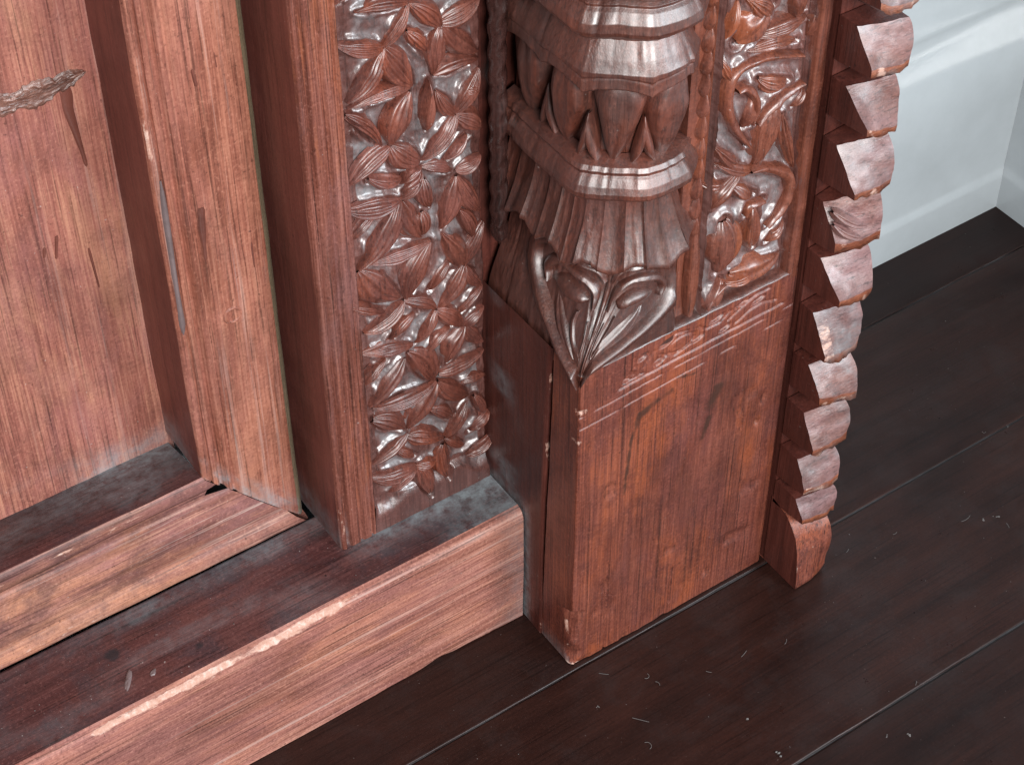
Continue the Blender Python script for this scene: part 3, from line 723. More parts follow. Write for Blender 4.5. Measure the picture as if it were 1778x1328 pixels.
for ck in ([(0.0180, 0.0), (0.0186, 0.05), (0.0182, 0.088)], [(0.0710, 0.012), (0.0714, 0.046)], [(0.1180, 0.150), (0.1186, 0.205)], [(0.0540, 0.060), (0.0545, 0.085)]): d = d + 0.0016 * np.exp(-(poly_dist(X, Z, ck) / 0.00055) ** 2)
d = d + 0.0012 * sstep(0.45, 0.75, fbm(X * 60, Z * 45, 0, 2, 47)) * sstep(0.21, 0.19, Z)
d = d + 0.0010 * np.exp(-(((X - 0.055) / 0.003) ** 2 + ((Z - 0.080) / 0.012) ** 2))
P[:, :, 1] += np.where(front, d, 0)
P[:, :, 1] += np.where(front, 0.00035 * fbm(X * 130, Z * 8, 0, 3, 85) + 0.0006 * fbm(X * 14, Z * 10, 0, 2, 86), 0)
side = X < PXL + 0.0008
P[:, :, 0] += np.where(side, 0.0005 * fbm(P[:, :, 1] * 60, Z * 12, 0, 3, 87), 0)
we = np.zeros(X.shape)
arc = slice(9, 19)
we[:, arc] = 0.18 + 0.22 * sstep(0.2, 0.8, vnoise(zz * 70, zz * 0, 0, 88))[:, None] + 0.45 * (np.exp(-((zz - 0.236) / 0.0045) ** 2) + np.exp(-((zz - 0.212) / 0.003) ** 2))[:, None]
we[:, 11:13] += (0.42 * sstep(0.055, 0.045, zz) * sstep(-0.35, 0.3, vnoise(zz * 150, zz * 0, 0, 6)))[:, None]
we[:, 11:20] += (0.5 * sstep(0.004, 0.001, zz))[:, None]
du = 0.0 * X
du = np.where(side, 0.35 * sstep(0.02, 0.0, Z) , du)
stn = np.zeros(X.shape)
for pts, w in (([(0.036, 0.211), (0.031, 0.190), (0.029, 0.165), (0.0277, 0.146)], 0.0019), ([(0.060, 0.2165), (0.046, 0.2135), (0.037, 0.208), (0.034, 0.200)], 0.0038), ([(0.095, 0.199), (0.091, 0.186)], 0.0052), ([(0.060, 0.226), (0.075, 0.222)], 0.002), ([(0.086, 0.160), (0.090, 0.175)], 0.003)):
    stn = np.maximum(stn, 0.95 * np.exp(-(poly_dist(X, Z, pts) / w) ** 2))
stn = stn * np.clip(0.75 + 0.9 * fbm(X * 110, Z * 70, 0, 3, 45), 0, 1.2)
stn = np.where(front, np.maximum(stn, 0.75 * np.exp(-(((X - 0.1308) / 0.0022) ** 2 + ((Z - 0.1478) / 0.003) ** 2))), 0)
ft = grid_obj('foot_board', P, M_PILLAR, pillar, attrs={'wear': we, 'dust': du, 'stain': stn}); fix_out(ft, (-0.3, -1, 0))
# sloping shoulder on top of the foot
top = P[-1].copy(); rows = [top]
for k, (dy, dz) in enumerate(((0.0006, 0.0009), (0.004, 0.0018), (0.014, 0.0022))):
    q = top.copy(); q[:, 2] += dz; q[:, 1] = np.maximum(q[:, 1], dy); q[:, 0] = np.maximum(q[:, 0], PXL + dy); rows.append(q)
sh = grid_obj('foot_shoulder', np.array(rows), M_COLUMN, pillar); fix_out(sh, (0, 0, 1))
# rear half of the left side, behind the split
yv = np.linspace(0, 1, 24)
zr = np.linspace(0.0008, 0.268, 120)
Q = np.zeros((120, 26, 3))
yc2 = 0.0335 - 0.0085 * zr / 0.25 + 0.0004 * fbm(zr * 60, zr * 0, 0, 2, 81) + 0.0006 + 0.0026 * sstep(0.02, 0.08, zr) * sstep(0.30, 0.22, zr)
for i in range(120):
    ys = yc2[i] + (0.120 - yc2[i]) * yv
    Q[i, 2:, 1] = ys; Q[i, 2:, 0] = PXL - 0.0006; Q[i, 1] = (PXL + 0.0002, yc2[i] - 0.0001, 0); Q[i, 0] = (PXL + 0.012, yc2[i] - 0.0001, 0); Q[i, :, 2] = zr[i]
Q[:, 2:, 0] += 0.0006 * fbm(Q[:, 2:, 1] * 40, Q[:, 2:, 2] * 10, 0, 3, 91)
we = np.zeros((120, 26)); we[:, 1:3] = (0.30 + 0.25 * sstep(0.0, 0.6, vnoise(zr * 50, zr * 0, 0, 92)))[:, None]
du = np.zeros((120, 26)); du += 0.75 * sstep(0.043, 0.0515, Q[:, :, 1]) * sstep(0.12, 0.10, Q[:, :, 2]) + 0.4 * np.exp(-((Q[:, :, 1] - 0.075) / 0.012) ** 2) * sstep(0.1, 0.6, vnoise(Q[:, :, 2] * 40, Q[:, :, 1] * 60, 0, 4))
rb = grid_obj('rear_board', Q, M_SIDE, pillar, attrs={'wear': we, 'dust': np.clip(du, 0, 1)}); fix_out(rb, (-1, 0, 0))


# ---- octagonal column above: everything is laid out in (u, z): u = girth from the middle of the corner facet
def plan(z):
    """corner points of the core in plan; below z=.33 the facet dies into the square foot"""
    k = sstep(0.328, 0.262, z) ** 1.3
    A = np.array([(0.012, 0.092), (0.012, 0.0235), (0.034, 0.006), (0.0500, 0.006), (0.0555, 0.012), (0.0555, 0.035)])
    B = np.array([(-0.0075, 0.092), (-0.0075, 0.0030), (-0.0050, 0.0005), (0.0580, 0.0005), (0.0618, 0.0045), (0.0618, 0.035)])
    return A * (1 - k) + B * k


MN = np.array([(-1, 0), (-1, -0.414), (-0.414, -1), (0.414, -1), (1, -0.414), (1, 0)], float)
UREF = np.array([-0.0796, -0.01556, 0.01556, 0.03156, 0.0397, 0.0627])


def colpt(u, z, h):
    u, z, h = np.broadcast_arrays(np.asarray(u, float), np.asarray(z, float), np.asarray(h, float))
    zf = z.ravel(); uf = u.ravel()
    hf = h.ravel() - 0.0013 * sum(np.exp(-((uf - c) / 0.0034) ** 2) for c in UREF[1:4]) * sstep(0.262, 0.30, zf)
    i = np.clip(np.searchsorted(UREF, uf, side='right') - 1, 0, 4)
    t = np.clip((uf - UREF[i]) / (UREF[i + 1] - UREF[i]), 0, 1)
    k = (sstep(0.328, 0.262, zf) ** 1.3)[:, None]
    A, B = plan(1.0), plan(0.0)
    p0 = A[i] * (1 - k) + B[i] * k; p1 = A[i + 1] * (1 - k) + B[i + 1] * k
    m = MN[i] * (1 - t[:, None]) + MN[i + 1] * t[:, None]
    xy = p0 * (1 - t[:, None]) + p1 * t[:, None] + m * hf[:, None]
    return np.concatenate([xy, zf[:, None]], 1).reshape(u.shape + (3,))


US = np.unique(np.concatenate([np.linspace(a, b, max(3, int((b - a) / 0.0009))) for a, b in zip(UREF[:-1], UREF[1:])]))


def loft(name, prof, mat, dz=0.001, rough=0.0004, seed=0, disp=None, us=US):
    pr = np.array(prof, float); L = np.concatenate([[0], np.cumsum(np.hypot(np.diff(pr[:, 0]), np.diff(pr[:, 1])))])
    n = max(len(pr) * 2, int(L[-1] / dz)); s = np.unique(np.concatenate([np.linspace(0, L[-1], n), L]))
    z = np.interp(s, L, pr[:, 0]); o = np.interp(s, L, pr[:, 1])
    U, Zz = np.meshgrid(us, z, indexing='ij'); O = np.broadcast_to(o[None], U.shape).copy()
    O = O + 1.4 * rough * fbm(U * 260, Zz * 45, seed, 3, seed + 5) - 0.0007 * sstep(0.35, 0.7, fbm(U * 330, Zz * 18, seed, 2, seed + 15)) + 0.0014 * fbm(U * 40, Zz * 30, seed, 3, seed + 9)
    Zz = Zz + 0.0013 * fbm(U * 55, Zz * 5, seed, 3, seed + 3)
    if disp is not None:
        O, Zz = disp(U, Zz, O)
    P = colpt(U, Zz, O)
    o = grid_obj(name, P, mat, pillar); fix_out(o, (-1, -1, 0)); return o


# shaft core, behind everything
loft('column_core', [(0.600, 0.004), (0.50, 0.003), (0.474, 0.003), (0.45, 0.000), (0.44, -0.001), (0.395, -0.001), (0.33, -0.001), (0.322, -0.002)], M_COLUMN, 0.003, 0.0003, 1)
loft('cap_moulding', [(0.575, 0.010), (0.530, 0.010), (0.518, 0.006), (0.514, 0.0065), (0.505, 0.0085), (0.5020, 0.0105), (0.4995, 0.011), (0.4985, 0.007)], M_COLUMN, 0.0009, 0.0003, 2)
loft('ring_moulding', [(0.4985, 0.002), (0.4980, 0.0070), (0.4958, 0.0096), (0.4940, 0.0090), (0.4922, 0.0106), (0.4870, 0.0136), (0.4825, 0.0144), (0.4798, 0.0134), (0.4768, 0.0104), (0.4740, 0.0060)], M_COLUMN, 0.0008, 0.0004, 3)


def neck_disp(U, Z, O):
    # scalloped lower lip: arches over the petals
    w = np.abs(np.sin((U + 0.0150) * math.pi / 0.0296)) ** 0.55
    low = sstep(0.460, 0.4475, Z)
    return O, Z - low * (0.0048 * (1 - w) - 0.0022)


loft('neck', [(0.4750, 0.004), (0.4745, 0.0020), (0.4715, 0.0036), (0.4630, 0.0080), (0.4560, 0.0112), (0.4535, 0.0114), (0.4522, 0.0104), (0.4508, 0.0108), (0.4480, 0.0112), (0.4455, 0.0116), (0.4440, 0.0100), (0.4432, 0.002)], M_COLUMN, 0.0008, 0.0003, 4, neck_disp)
loft('ring_moulding', [(0.4000, 0.000), (0.3980, 0.0050), (0.3965, 0.0082), (0.3942, 0.0096), (0.3920, 0.0086), (0.3904, 0.0100), (0.3865, 0.0126), (0.3828, 0.0140), (0.3800, 0.0138), (0.3778, 0.0122), (0.3755, 0.0085), (0.3745, 0.0020)], M_COLUMN, 0.0008, 0.0004, 5)
# lotus petals hanging between the two rings
for i, (uc, wd) in enumerate(((-0.060, 0.029), (-0.0305, 0.029), (-0.0005, 0.0300), (0.0265, 0.0250))):
    leaf('petal', pillar, M_COLUMN, lambda u, v, h: colpt(u, v, h + 0.0112 - (0.446 - v) * 0.10), (uc + 0.001, 0.4500), (uc - 0.002, 0.3935), wd, 0.02 * (-1) ** i, 2, 0.0120, 0.0105, 0.0009, ns=40, nw=25, tipw=0.56, seed=i + 40, sharp=2.6)
for i, uc in enumerate((-0.0455, -0.0155, 0.0135)):
    leaf('petal_bract', pillar, M_COLUMN, lambda u, v, h: colpt(u, v, h + 0.0045), (uc, 0.4260), (uc - 0.007, 0.3950), 0.0070, 0.06, 1, 0.0062, 0.0030, 0.0002, ns=20, nw=11, tipw=1.0, seed=i + 50)
    leaf('petal_bract', pillar, M_COLUMN, lambda u, v, h: colpt(u, v, h + 0.0045), (uc, 0.4260), (uc + 0.007, 0.3950), 0.0070, -0.06, 1, 0.0062, 0.0030, 0.0002, ns=20, nw=11, tipw=1.0, seed=i + 53)


# fluted collar: each flute a piece, flaring outwards to a scalloped edge
def flute(u0, u1, seed):
    nu, nv = 11, 30
    a = np.linspace(0, 1, nu); b = np.linspace(0, 1, nv)
    A, B = np.meshgrid(a, b, indexing='ij')
    mid = 4 * A * (1 - A)
    uu = u0 + (u1 - u0) * A
    zlow = 0.3330 + 0.0034 * np.cos(uu * 2 * math.pi / 0.0235 + 3.14)
    Z = 0.3775 + (zlow - 0.3775) * B
    O = 0.0026 + 0.0136 * B ** 1.7 - (0.0017 * mid ** 0.6) * (0.6 + 0.4 * B) + 0.0006 * fbm(A * 5, B * 2, seed, 3, 7) - 0.0006 * sstep(0.2, 0.6, fbm(A * 9, B * 1.2, seed, 2, 17))
    rows = [colpt(u0 + (u1 - u0) * A, Z, O)]
    # the lip folds back under
    for dz, do in ((-0.0016, -0.0002), (-0.0030, -0.0022), (-0.0026, -0.010)):
        rows.append(colpt((u0 + (u1 - u0) * a)[:, None], (Z[:, -1] + dz)[:, None], (O[:, -1] + do)[:, None]))
    P = np.concatenate(rows, 1)
    we = np.zeros(P.shape[:2]); we[:, 29:31] = 0.22
    o = grid_obj('flute', P, M_COLUMN, pillar, attrs={'wear': we}); fix_out(o, (-1, -1, 0.5)); return o


bounds = [-0.0800, -0.0690, -0.0560, -0.0440, -0.0335, -0.0240, -0.0156, -0.0050, 0.0060, 0.0156, 0.0235, 0.0316, 0.0400]
for i in range(len(bounds) - 1): flute(bounds[i], bounds[i + 1], i)
# the two heart-shaped corner leaves
HEART = [(0.0005, 0.320), (0.004, 0.3245), (0.012, 0.3270), (0.023, 0.3265), (0.033, 0.3215), (0.0385, 0.312), (0.0370, 0.300), (0.030, 0.288), (0.020, 0.276), (0.010, 0.266), (0.001, 0.258)]
ARCH = [(0.0045, 0.304), (0.006, 0.311), (0.012, 0.3155), (0.020, 0.3155), (0.027, 0.311), (0.030, 0.305)]
TONG = [(0.006, 0.292), (0.0065, 0.284), (0.0095, 0.277), (0.013, 0.281), (0.014, 0.289), (0.0125, 0.295)]


USL = np.linspace(-0.0796, 0.0453, 190)
# board behind the left facets, so the column grows out of the stile side
loft('column_side', [(0.60, -0.001), (0.25, -0.001)], M_SIDE, 0.006, 0.0003, 7, None, np.linspace(-0.0796, -0.055, 8))

# ---- bead strip beside the column
strip = box_obj('bead_strip_ground', (0.0625, 0.0785, 0.0075, 0.02, 0.262, ZT), M_FOLIAGE, pillar)
zc = 0.324
k = 0
while zc < ZT - 0.01:
    Lb = 0.0172
    leaf('bead_scale', pillar, M_FOLIAGE, flat_map(0.0055), (0.0716, zc + Lb), (0.0712, zc - 0.001), 0.0086, 0.0, 1, 0.0056, 0.0030, 0.0003, tilt=0.0003, ns=18, nw=11, tipw=1.5, seed=k, sharp=2.2)
    zc += Lb - 0.0035; k += 1
leaf('bead_tail', pillar, M_FOLIAGE, flat_map(0.0040), (0.0716, 0.332), (0.0720, 0.256), 0.0105, 0.0, 1, 0.0052, 0.0030, 0.0003, ns=24, nw=11, tipw=0.9, seed=90, sharp=4)

# ---- foliage panel at the right of the column
FOL = [(90.8, 445.0, 110.1, 461.8, 15.0), (104.6, 443.4, 136.6, 444.4, 7.2), (98.5, 436.6, 131.4, 431.0, 6.5), (120.7, 396.1, 111.7, 356.5, 12.4), (132.6, 387.5, 140.9, 397.0, 4.6), (104.4, 406.5, 98.5, 387.7, 7.2), (78.6, 440.4, 87.8, 423.5, 4.6), (127.5, 384.5, 140.5, 341.0, 5.2), (138.5, 430.6, 143.6, 451.3, 5.2), (110.2, 453.9, 94.9, 470.1, 7.8), (98.3, 363.1, 80.5, 383.3, 5.2), (81.5, 339.4, 102.3, 359.1, 8.0), (117.1, 294.9, 113.7, 329.7, 9.1), (93.0, 325.2, 91.6, 287.8, 14.3), (101.2, 281.8, 138.9, 279.7, 11.5), (81.7, 264.1, 95.2, 281.7, 8.4), (96.6, 277.8, 120.2, 276.4, 5.6), (110.5, 354.3, 82.2, 370.7, 5.6), (125.2, 295.0, 138.3, 305.2, 6.3)]
SCROLL = [[(134.4, 421.6), (111.4, 429.3), (94.0, 429.9), (86.2, 422.5), (86.5, 406.6), (92.8, 391.0), (103.4, 375.0)], [(91.1, 416.3), (97.3, 415.4), (104.3, 407.4), (106.2, 398.1), (103.6, 389.8)], [(107.3, 388.1), (124.0, 398.1), (137.9, 402.5)], [(123.7, 308.2), (134.6, 318.3), (138.3, 329.7), (133.7, 341.7), (118.5, 352.6), (106.4, 356.2)], [(81.4, 259.5), (106.9, 262.0), (144.8, 261.0)], [(105.8, 325.0), (109.2, 330.4), (119.2, 329.6)], [(96.5, 278.9), (88.1, 271.5), (81.1, 262.9)]]
FOL += [(95, 478, 118, 500, 14), (118, 470, 139, 492, 11), (84, 480, 92, 515, 9), (112, 505, 138, 520, 10), (100, 515, 90, 545, 12), (125, 530, 138, 560, 10)]
nx, nz = 84, 330
xs = np.linspace(0.0770, 0.1425, nx); zs = np.linspace(0.262, ZT, nz)
X, Zg = np.meshgrid(xs, zs, indexing='ij')
dist = np.full(X.shape, 1.0)
for (a, b, c, d, w) in FOL: dist = np.minimum(dist, poly_dist(X, Zg, [(a / 1000, b / 1000), (c / 1000, d / 1000)]) - w * 0.00036)
for s in SCROLL: dist = np.minimum(dist, poly_dist(X, Zg, [(a / 1000, b / 1000) for a, b in s]) - 0.003)
dist = fill_leaves(dist, X, Zg, (Zg > 0.268) & (Zg < 0.54) & (X > 0.083) & (X < 0.137), 10, 0.022, 0.0060, FOL)
edge = np.minimum(np.minimum(0.1425 - X, X - 0.0765), Zg - 0.261)
depth = 0.0090 - 0.0034 * np.exp(-((dist - 0.0004) / 0.0022) ** 2) - 0.0080 * sstep(0.0035, 0.0002, edge) + 0.0012 * fbm(X * 150, Zg * 150, 0, 3, 65) + 0.0020 * fbm(X * 60, Zg * 60, 0, 2, 69)
P = np.stack([X, depth, Zg], -1)
lb = P[:1].copy(); lb[:, :, 1] = 0.02
P = np.concatenate([lb, P], 0)
dd = 0.40 * sstep(0.0, 0.003, dist) * sstep(-0.5, 0.4, fbm(X * 70, Zg * 70, 0, 3, 68))  # grey on the bare ground: dust and painted-in sheen together
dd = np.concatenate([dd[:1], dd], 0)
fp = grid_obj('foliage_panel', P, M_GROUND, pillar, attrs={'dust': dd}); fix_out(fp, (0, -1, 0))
for i, (a, b, c, d, w) in enumerate(FOL):
    leaf('carved_leaf', pillar, M_FOLIAGE, flat_map(0.0025), (a / 1000, b / 1000), (c / 1000, d / 1000), w / 1000 * 1.9, bend=random.choice((-1, 1)) * random.uniform(0.03, 0.12), ng=random.choice((2, 3, 4, 5)),
         H=random.uniform(0.0086, 0.0104), sink=0.0085, gamp=random.uniform(0.0008, 0.0014), tilt=random.uniform(-0.0015, 0.0015), seed=i + 100, sharp=random.choice((2.6, 4.0)))


def band(name, parent, mat, mapf, pts, wid, H, sink, taper=True, seed=0, groove=0.0008):
    pts = np.array(pts, float)
    m = len(pts); t = np.linspace(0, m - 1, 12 * m)
    # Catmull-Rom
    ext = np.vstack([2 * pts[0] - pts[1], pts, 2 * pts[-1] - pts[-2]])
    i = np.clip(t.astype(int), 0, m - 2); f = (t - i)[:, None]
    p0, p1, p2, p3 = ext[i], ext[i + 1], ext[i + 2], ext[i + 3]
    c = 0.5 * ((2 * p1) + (-p0 + p2) * f + (2 * p0 - 5 * p1 + 4 * p2 - p3) * f ** 2 + (-p0 + 3 * p1 - 3 * p2 + p3) * f ** 3)
    d = np.gradient(c, axis=0); d /= np.linalg.norm(d, axis=1)[:, None] + 1e-9
    nn = np.stack([-d[:, 1], d[:, 0]], 1)
    s = t / (m - 1); w = np.linspace(-1, 1, 11)
    hw = 0.5 * wid * (np.clip(np.sin(math.pi * (0.04 + 0.92 * s)), 0, 1) ** 0.5 if taper else np.ones_like(s)) * (1 + 0.12 * vnoise(s * 6, s * 0, seed, 5))
    q = c[:, None] + nn[:, None] * hw[:, None, None] * w[None, :, None]
    h = H * (1 - np.abs(w)[None] ** 3) - groove * np.exp(-((w[None] - 0.25) / 0.22) ** 2) + 0.0008 * fbm(q[:, :, 0] * 150, q[:, :, 1] * 150, seed, 2, 5)
    o = grid_obj(name, mapf(q[:, :, 0], q[:, :, 1], h - sink), mat, parent); return o


lf = loft('corner_ground', [(0.3345, 0.004), (0.330, 0.0030), (0.322, 0.0020), (0.300, 0.0012), (0.285, 0.0008), (0.270, 0.0004), (0.258, -0.0002)], M_COLUMN, 0.0010, 0.0005, 6, None, USL)
HEART = [(0.0015, 0.316), (0.0045, 0.3225), (0.012, 0.3255), (0.022, 0.3250), (0.0315, 0.3205), (0.0365, 0.312), (0.0350, 0.300), (0.0285, 0.288), (0.0190, 0.276), (0.0100, 0.2665), (0.0025, 0.2600)]
ARCH = [(0.0040, 0.300), (0.0050, 0.309), (0.0110, 0.3150), (0.0190, 0.3155), (0.0255, 0.312), (0.0290, 0.305), (0.0275, 0.299)]
TONG = [(0.0060, 0.293), (0.0060, 0.284), (0.0090, 0.2765), (0.0130, 0.280), (0.0140, 0.289), (0.0125, 0.296)]
for sgn, sc_ in ((1, 1.02), (-1, 1.50)):
    mp = (lambda sg, k: (lambda u, v, h: colpt(sg * u * k, v, h)))(sgn, sc_)
    band('corner_leaf_rim', pillar, M_COLUMN, mp, HEART, 0.0076, 0.0080, 0.0010, seed=sgn + 3, groove=0.0012)
    band('corner_leaf_curl', pillar, M_COLUMN, mp, ARCH, 0.0056, 0.0066, 0.0010, seed=sgn + 5, groove=0.0006)
    band('corner_leaf_tongue', pillar, M_COLUMN, mp, TONG, 0.0030, 0.0036, 0.0010, seed=sgn + 7, groove=0.0)
    leaf('corner_leaf_boss', pillar, M_COLUMN, mp, (0.0075, 0.3035), (0.0255, 0.3020), 0.0130, 0.05, 1, 0.0075, 0.0014, 0.0002, ns=22, nw=15, seed=sgn + 300, tipw=1.0)
    leaf('corner_leaf_lobe', pillar, M_COLUMN, mp, (0.0225, 0.2960), (0.0120, 0.2705), 0.0085, 0.05, 3, 0.0042, 0.0014, 0.0006, ns=22, nw=15, seed=sgn + 310, tipw=1.0)
band('corner_arris', pillar, M_COLUMN, colpt, [(0.0, 0.326), (0.0, 0.300), (0.0003, 0.280), (0.0, 0.258)], 0.0060, 0.0046, 0.0010, seed=21, groove=0.0)
for i, s in enumerate(SCROLL):
    band('scroll_stem', pillar, M_FOLIAGE, flat_map(0.0025), [(a / 1000, b / 1000) for a, b in s], 0.0096 if i in (0, 3) else 0.0070, 0.0102, 0.0090, seed=i)
# plain border at the right edge of the pillar front
n = 150
zz = np.linspace(0.262, ZT, n)
BP = [(0.1405, 0.006), (0.1412, 0.0012), (0.1422, 0.0), (0.1450, -0.0002), (0.1482, 0.0), (0.1494, 0.0012), (0.1495, 0.006), (0.1495, 0.135)]
P = np.zeros((n, len(BP), 3)); we = np.zeros((n, len(BP)))
for a, (x, y) in enumerate(BP):
    P[:, a] = np.stack([x + 0.0006 * fbm(zz * 45, zz * 0 + (a < 3), 0, 3, 66), y + 0.0003 * fbm(zz * 60, zz * 0 + x * 99, 0, 2, 67), zz], 1)
o = grid_obj('edge_border', P, M_FOLIAGE, pillar, attrs={'wear': we}); fix_out(o, (0, -1, 0))

box_obj('rear_filler', (-0.0112, 0.034, 0.0985, 0.135, 0.1, ZT), M_SIDE, pillar)
# ---- twisted rope moulding in the gap left of the pillar
n1, n2 = 360, 18
z = np.linspace(0.300, ZT, n1); a = np.linspace(0, 2 * math.pi, n2)
Zg, A = np.meshgrid(z, a, indexing='ij')
rad = 0.0042 + 0.0011 * np.abs(np.cos(A * 1.0 - Zg * 2 * math.pi / 0.030)) ** 1.5 + 0.0002 * fbm(Zg * 300, A * 2, 0, 2, 6)
rad = rad * sstep(0.300, 0.309, Zg)
rope = grid_obj('rope_moulding', np.stack([-0.0042 + rad * np.cos(A), 0.0845 + rad * np.sin(A), Zg], -1), M_ROPE, pillar)

# ------------------------------------------------------------------ notched strip
TX0, TX1 = 0.1530, 0.1812
strip = mesh_obj('notched_strip', box_verts(TX0 + 0.0005, TX1 - 0.0005, -0.0010, 0.135, 0.0006, ZT), BOXF, M_SIDE, door, smooth=False)
tag(strip, 'narrow edge strip cut into a column of stepped teeth')
# left z/y of each facet: (z_top, y_top, z_low, y_low) at the left, then at the right
TEETH = [((0.4840, -0.0130, 0.4617, -0.0287), (0.4850, -0.0215, 0.4570, -0.0310)),
         ((0.4435, -0.0142, 0.4237, -0.0293), (0.4432, -0.0233, 0.4169, -0.0292)),
         ((0.4030, -0.0123, 0.3846, -0.0326), (0.4039, -0.0204, 0.3749, -0.0274)),
         ((0.3637, -0.0119, 0.3415, -0.0305), (0.3660, -0.0222, 0.3372, -0.0307)),
         ((0.3208, -0.0081, 0.2965, -0.0221), (0.3270, -0.0215, 0.2990, -0.0290)),
         ((0.2817, -0.0131, 0.2619, -0.0321), (0.2846, -0.0206, 0.2577, -0.0297)),
         ((0.2394, -0.0124, 0.2133, -0.0281), (0.2415, -0.0211, 0.2097, -0.0264)),
         ((0.1984, -0.0148, 0.1800, -0.0290), (0.1988, -0.0195, 0.1729, -0.0321)),
         ((0.1580, -0.0169, 0.1341, -0.0295), (0.1586, -0.0229, 0.1339, -0.0306)),
         ((0.1151, -0.0175, 0.0945, -0.0275), (0.1137, -0.0203, 0.0935, -0.0294)),
         ((0.0812, -0.0210, 0.0681, -0.0299), (0.0814, -0.0253, 0.0617, -0.0304))]
TEETH = [((0.5230, -0.0130, 0.5020, -0.0300), (0.5240, -0.0215, 0.4960, -0.0300)), ((0.5630, -0.0130, 0.5420, -0.0300), (0.5640, -0.0215, 0.5360, -0.0300))][::-1] + TEETH
for i, (Lf, Rt) in enumerate(TEETH):
    nb, na = 13, 15
    b = np.linspace(0, 1, nb); a = np.linspace(0, 1, na)
    tj = [random.random() ** 2, random.random() ** 1.5, random.random(), random.random()]
    lipw = (0.0022 + 0.0022 * (0.5 + 0.5 * vnoise(b * 5, b * 0 + i * 3.1, 0, 8))) * (0.8 + 0.5 * random.random())
    Pt = np.zeros((nb, na, 3))
    for j in range(nb):
        zt = Lf[0] + (Rt[0] - Lf[0]) * b[j]; yt = Lf[1] + (Rt[1] - Lf[1]) * b[j] ** 0.8
        zl = Lf[2] + (Rt[2] - Lf[2]) * b[j]; yl = Lf[3] + (Rt[3] - Lf[3]) * b[j]
        cz = 0.0035 * tj[0] * sstep(0.25, 0.0, b[j]) + 0.0045 * tj[1] * sstep(0.75, 1.0, b[j]); zl = zl + cz; zt = zt + 0.002 * (tj[2] - 0.5)
        z_ = zt + (zl - zt) * a; y_ = yt + (yl - yt) * a - 0.0022 * (tj[3] - 0.25) * np.sin(math.pi * a) * (0.35 + 0.65 * b[j]) + 0.0025 * tj[1] * sstep(0.7, 1.0, b[j]) * sstep(0.6, 1.0, a)
        xr = TX0 + (TX1 - TX0) * b[j]
        Pt[j, :, 0] = xr + (0.0022 * np.sin(math.pi * a ** 0.8) if j == nb - 1 else 0)
        Pt[j, :, 1] = y_ + 0.0012 * fbm(xr * 170, z_ * 170, i, 3, 18); Pt[j, :, 2] = z_
    # lip (raw wood), underside, and the two cheeks
    low = Pt[:, -1]
    lip = low.copy(); lip[:, 2] -= lipw * 1.5; lip[:, 1] += -0.0004 + 0.0010 * RNG.random(nb)
    und = low.copy(); und[:, 1] = -0.004; und[:, 2] = lip[:, 2] - 0.004
    G = np.concatenate([Pt, lip[:, None], und[:, None]], 1)
    m = na + 2
    verts = G.reshape(-1, 3).tolist(); faces = grid_faces(nb, m).tolist()
    mi = [0 if (k % (m - 1)) < na - 1 else (1 if (k % (m - 1)) == na - 1 else 2) for k in range(len(faces))]
    for col, fl in ((0, True), (nb - 1, False)):
        base = len(verts)
        for k in range(m):
            p = G[col, k]; verts.append((p[0], p[1], p[2]))
        for k in range(m):
            p = G[col, k]; verts.append((p[0], -0.0012, p[2]))
        for k in range(m - 1):
            f = [base + k, base + k + 1, base + m + k + 1, base + m + k]
            faces.append(f if fl else f[::-1]); mi.append(2)
    # top cap
    base = len(verts)
    for j in range(nb): p = G[j, 0]; verts.append((p[0], p[1], p[2])); verts.append((p[0], -0.002, p[2]))
    for j in range(nb - 1): faces.append([base + 2 * j, base + 2 * j + 2, base + 2 * j + 3, base + 2 * j + 1]); mi.append(2)
    worn = random.random() < 0.55 or i in (2, 3, 4)
    we = np.zeros(len(verts)); wg = np.zeros((nb, m)); wv = np.clip((0.30 if worn else 0.12) + 0.5 * fbm(b * 4, b * 0 + i * 7.7, 0, 2, 41), 0, 0.8); wg[:, na] = wv + 0.12; wg[:, na - 1] = wv; wg[0, :na] = 0.22; wg[-4:, na - 3:na] += 0.3 * tj[1]; wg[:3, na - 3:na] += 0.25 * tj[0]
    if i == 8: wg[0:4, 3:na] = 0.62
    we[:nb * m] = wg.ravel()
    dg = np.zeros(len(verts)); dgr = random.choice((0.0, 0.25, 0.45)) * sstep(-0.2, 0.5, fbm(G[:, :, 0] * 90, G[:, :, 2] * 90, i, 2, 12)); dg[:nb * m] = dgr.ravel()
    o = mesh_obj('tooth', verts, faces, M_TOOTH, strip, True, {'wear': we, 'dust': dg}, mats=[M_TOOTH, M_TOOTHCUT, M_SIDE], midx=mi)
    bm_fix = o.data
    if i == 6:
        tag(o, 'tooth carved as a small twisted leaf')
        mp = lambda u, v, h: np.stack([u, -0.0225 - (0.318 - v) * 0.32 + 0.004 - h, v], -1)
        leaf('leaf_fold', strip, M_TOOTH, mp, (0.1525, 0.3200), (0.1800, 0.3030), 0.0085, -0.08, 3, 0.0062, 0.003, 0.0006, seed=201)
        leaf('leaf_fold', strip, M_TOOTH, mp, (0.1525, 0.3120), (0.1745, 0.2965), 0.0075, -0.08, 3, 0.0055, 0.003, 0.0006, seed=202)
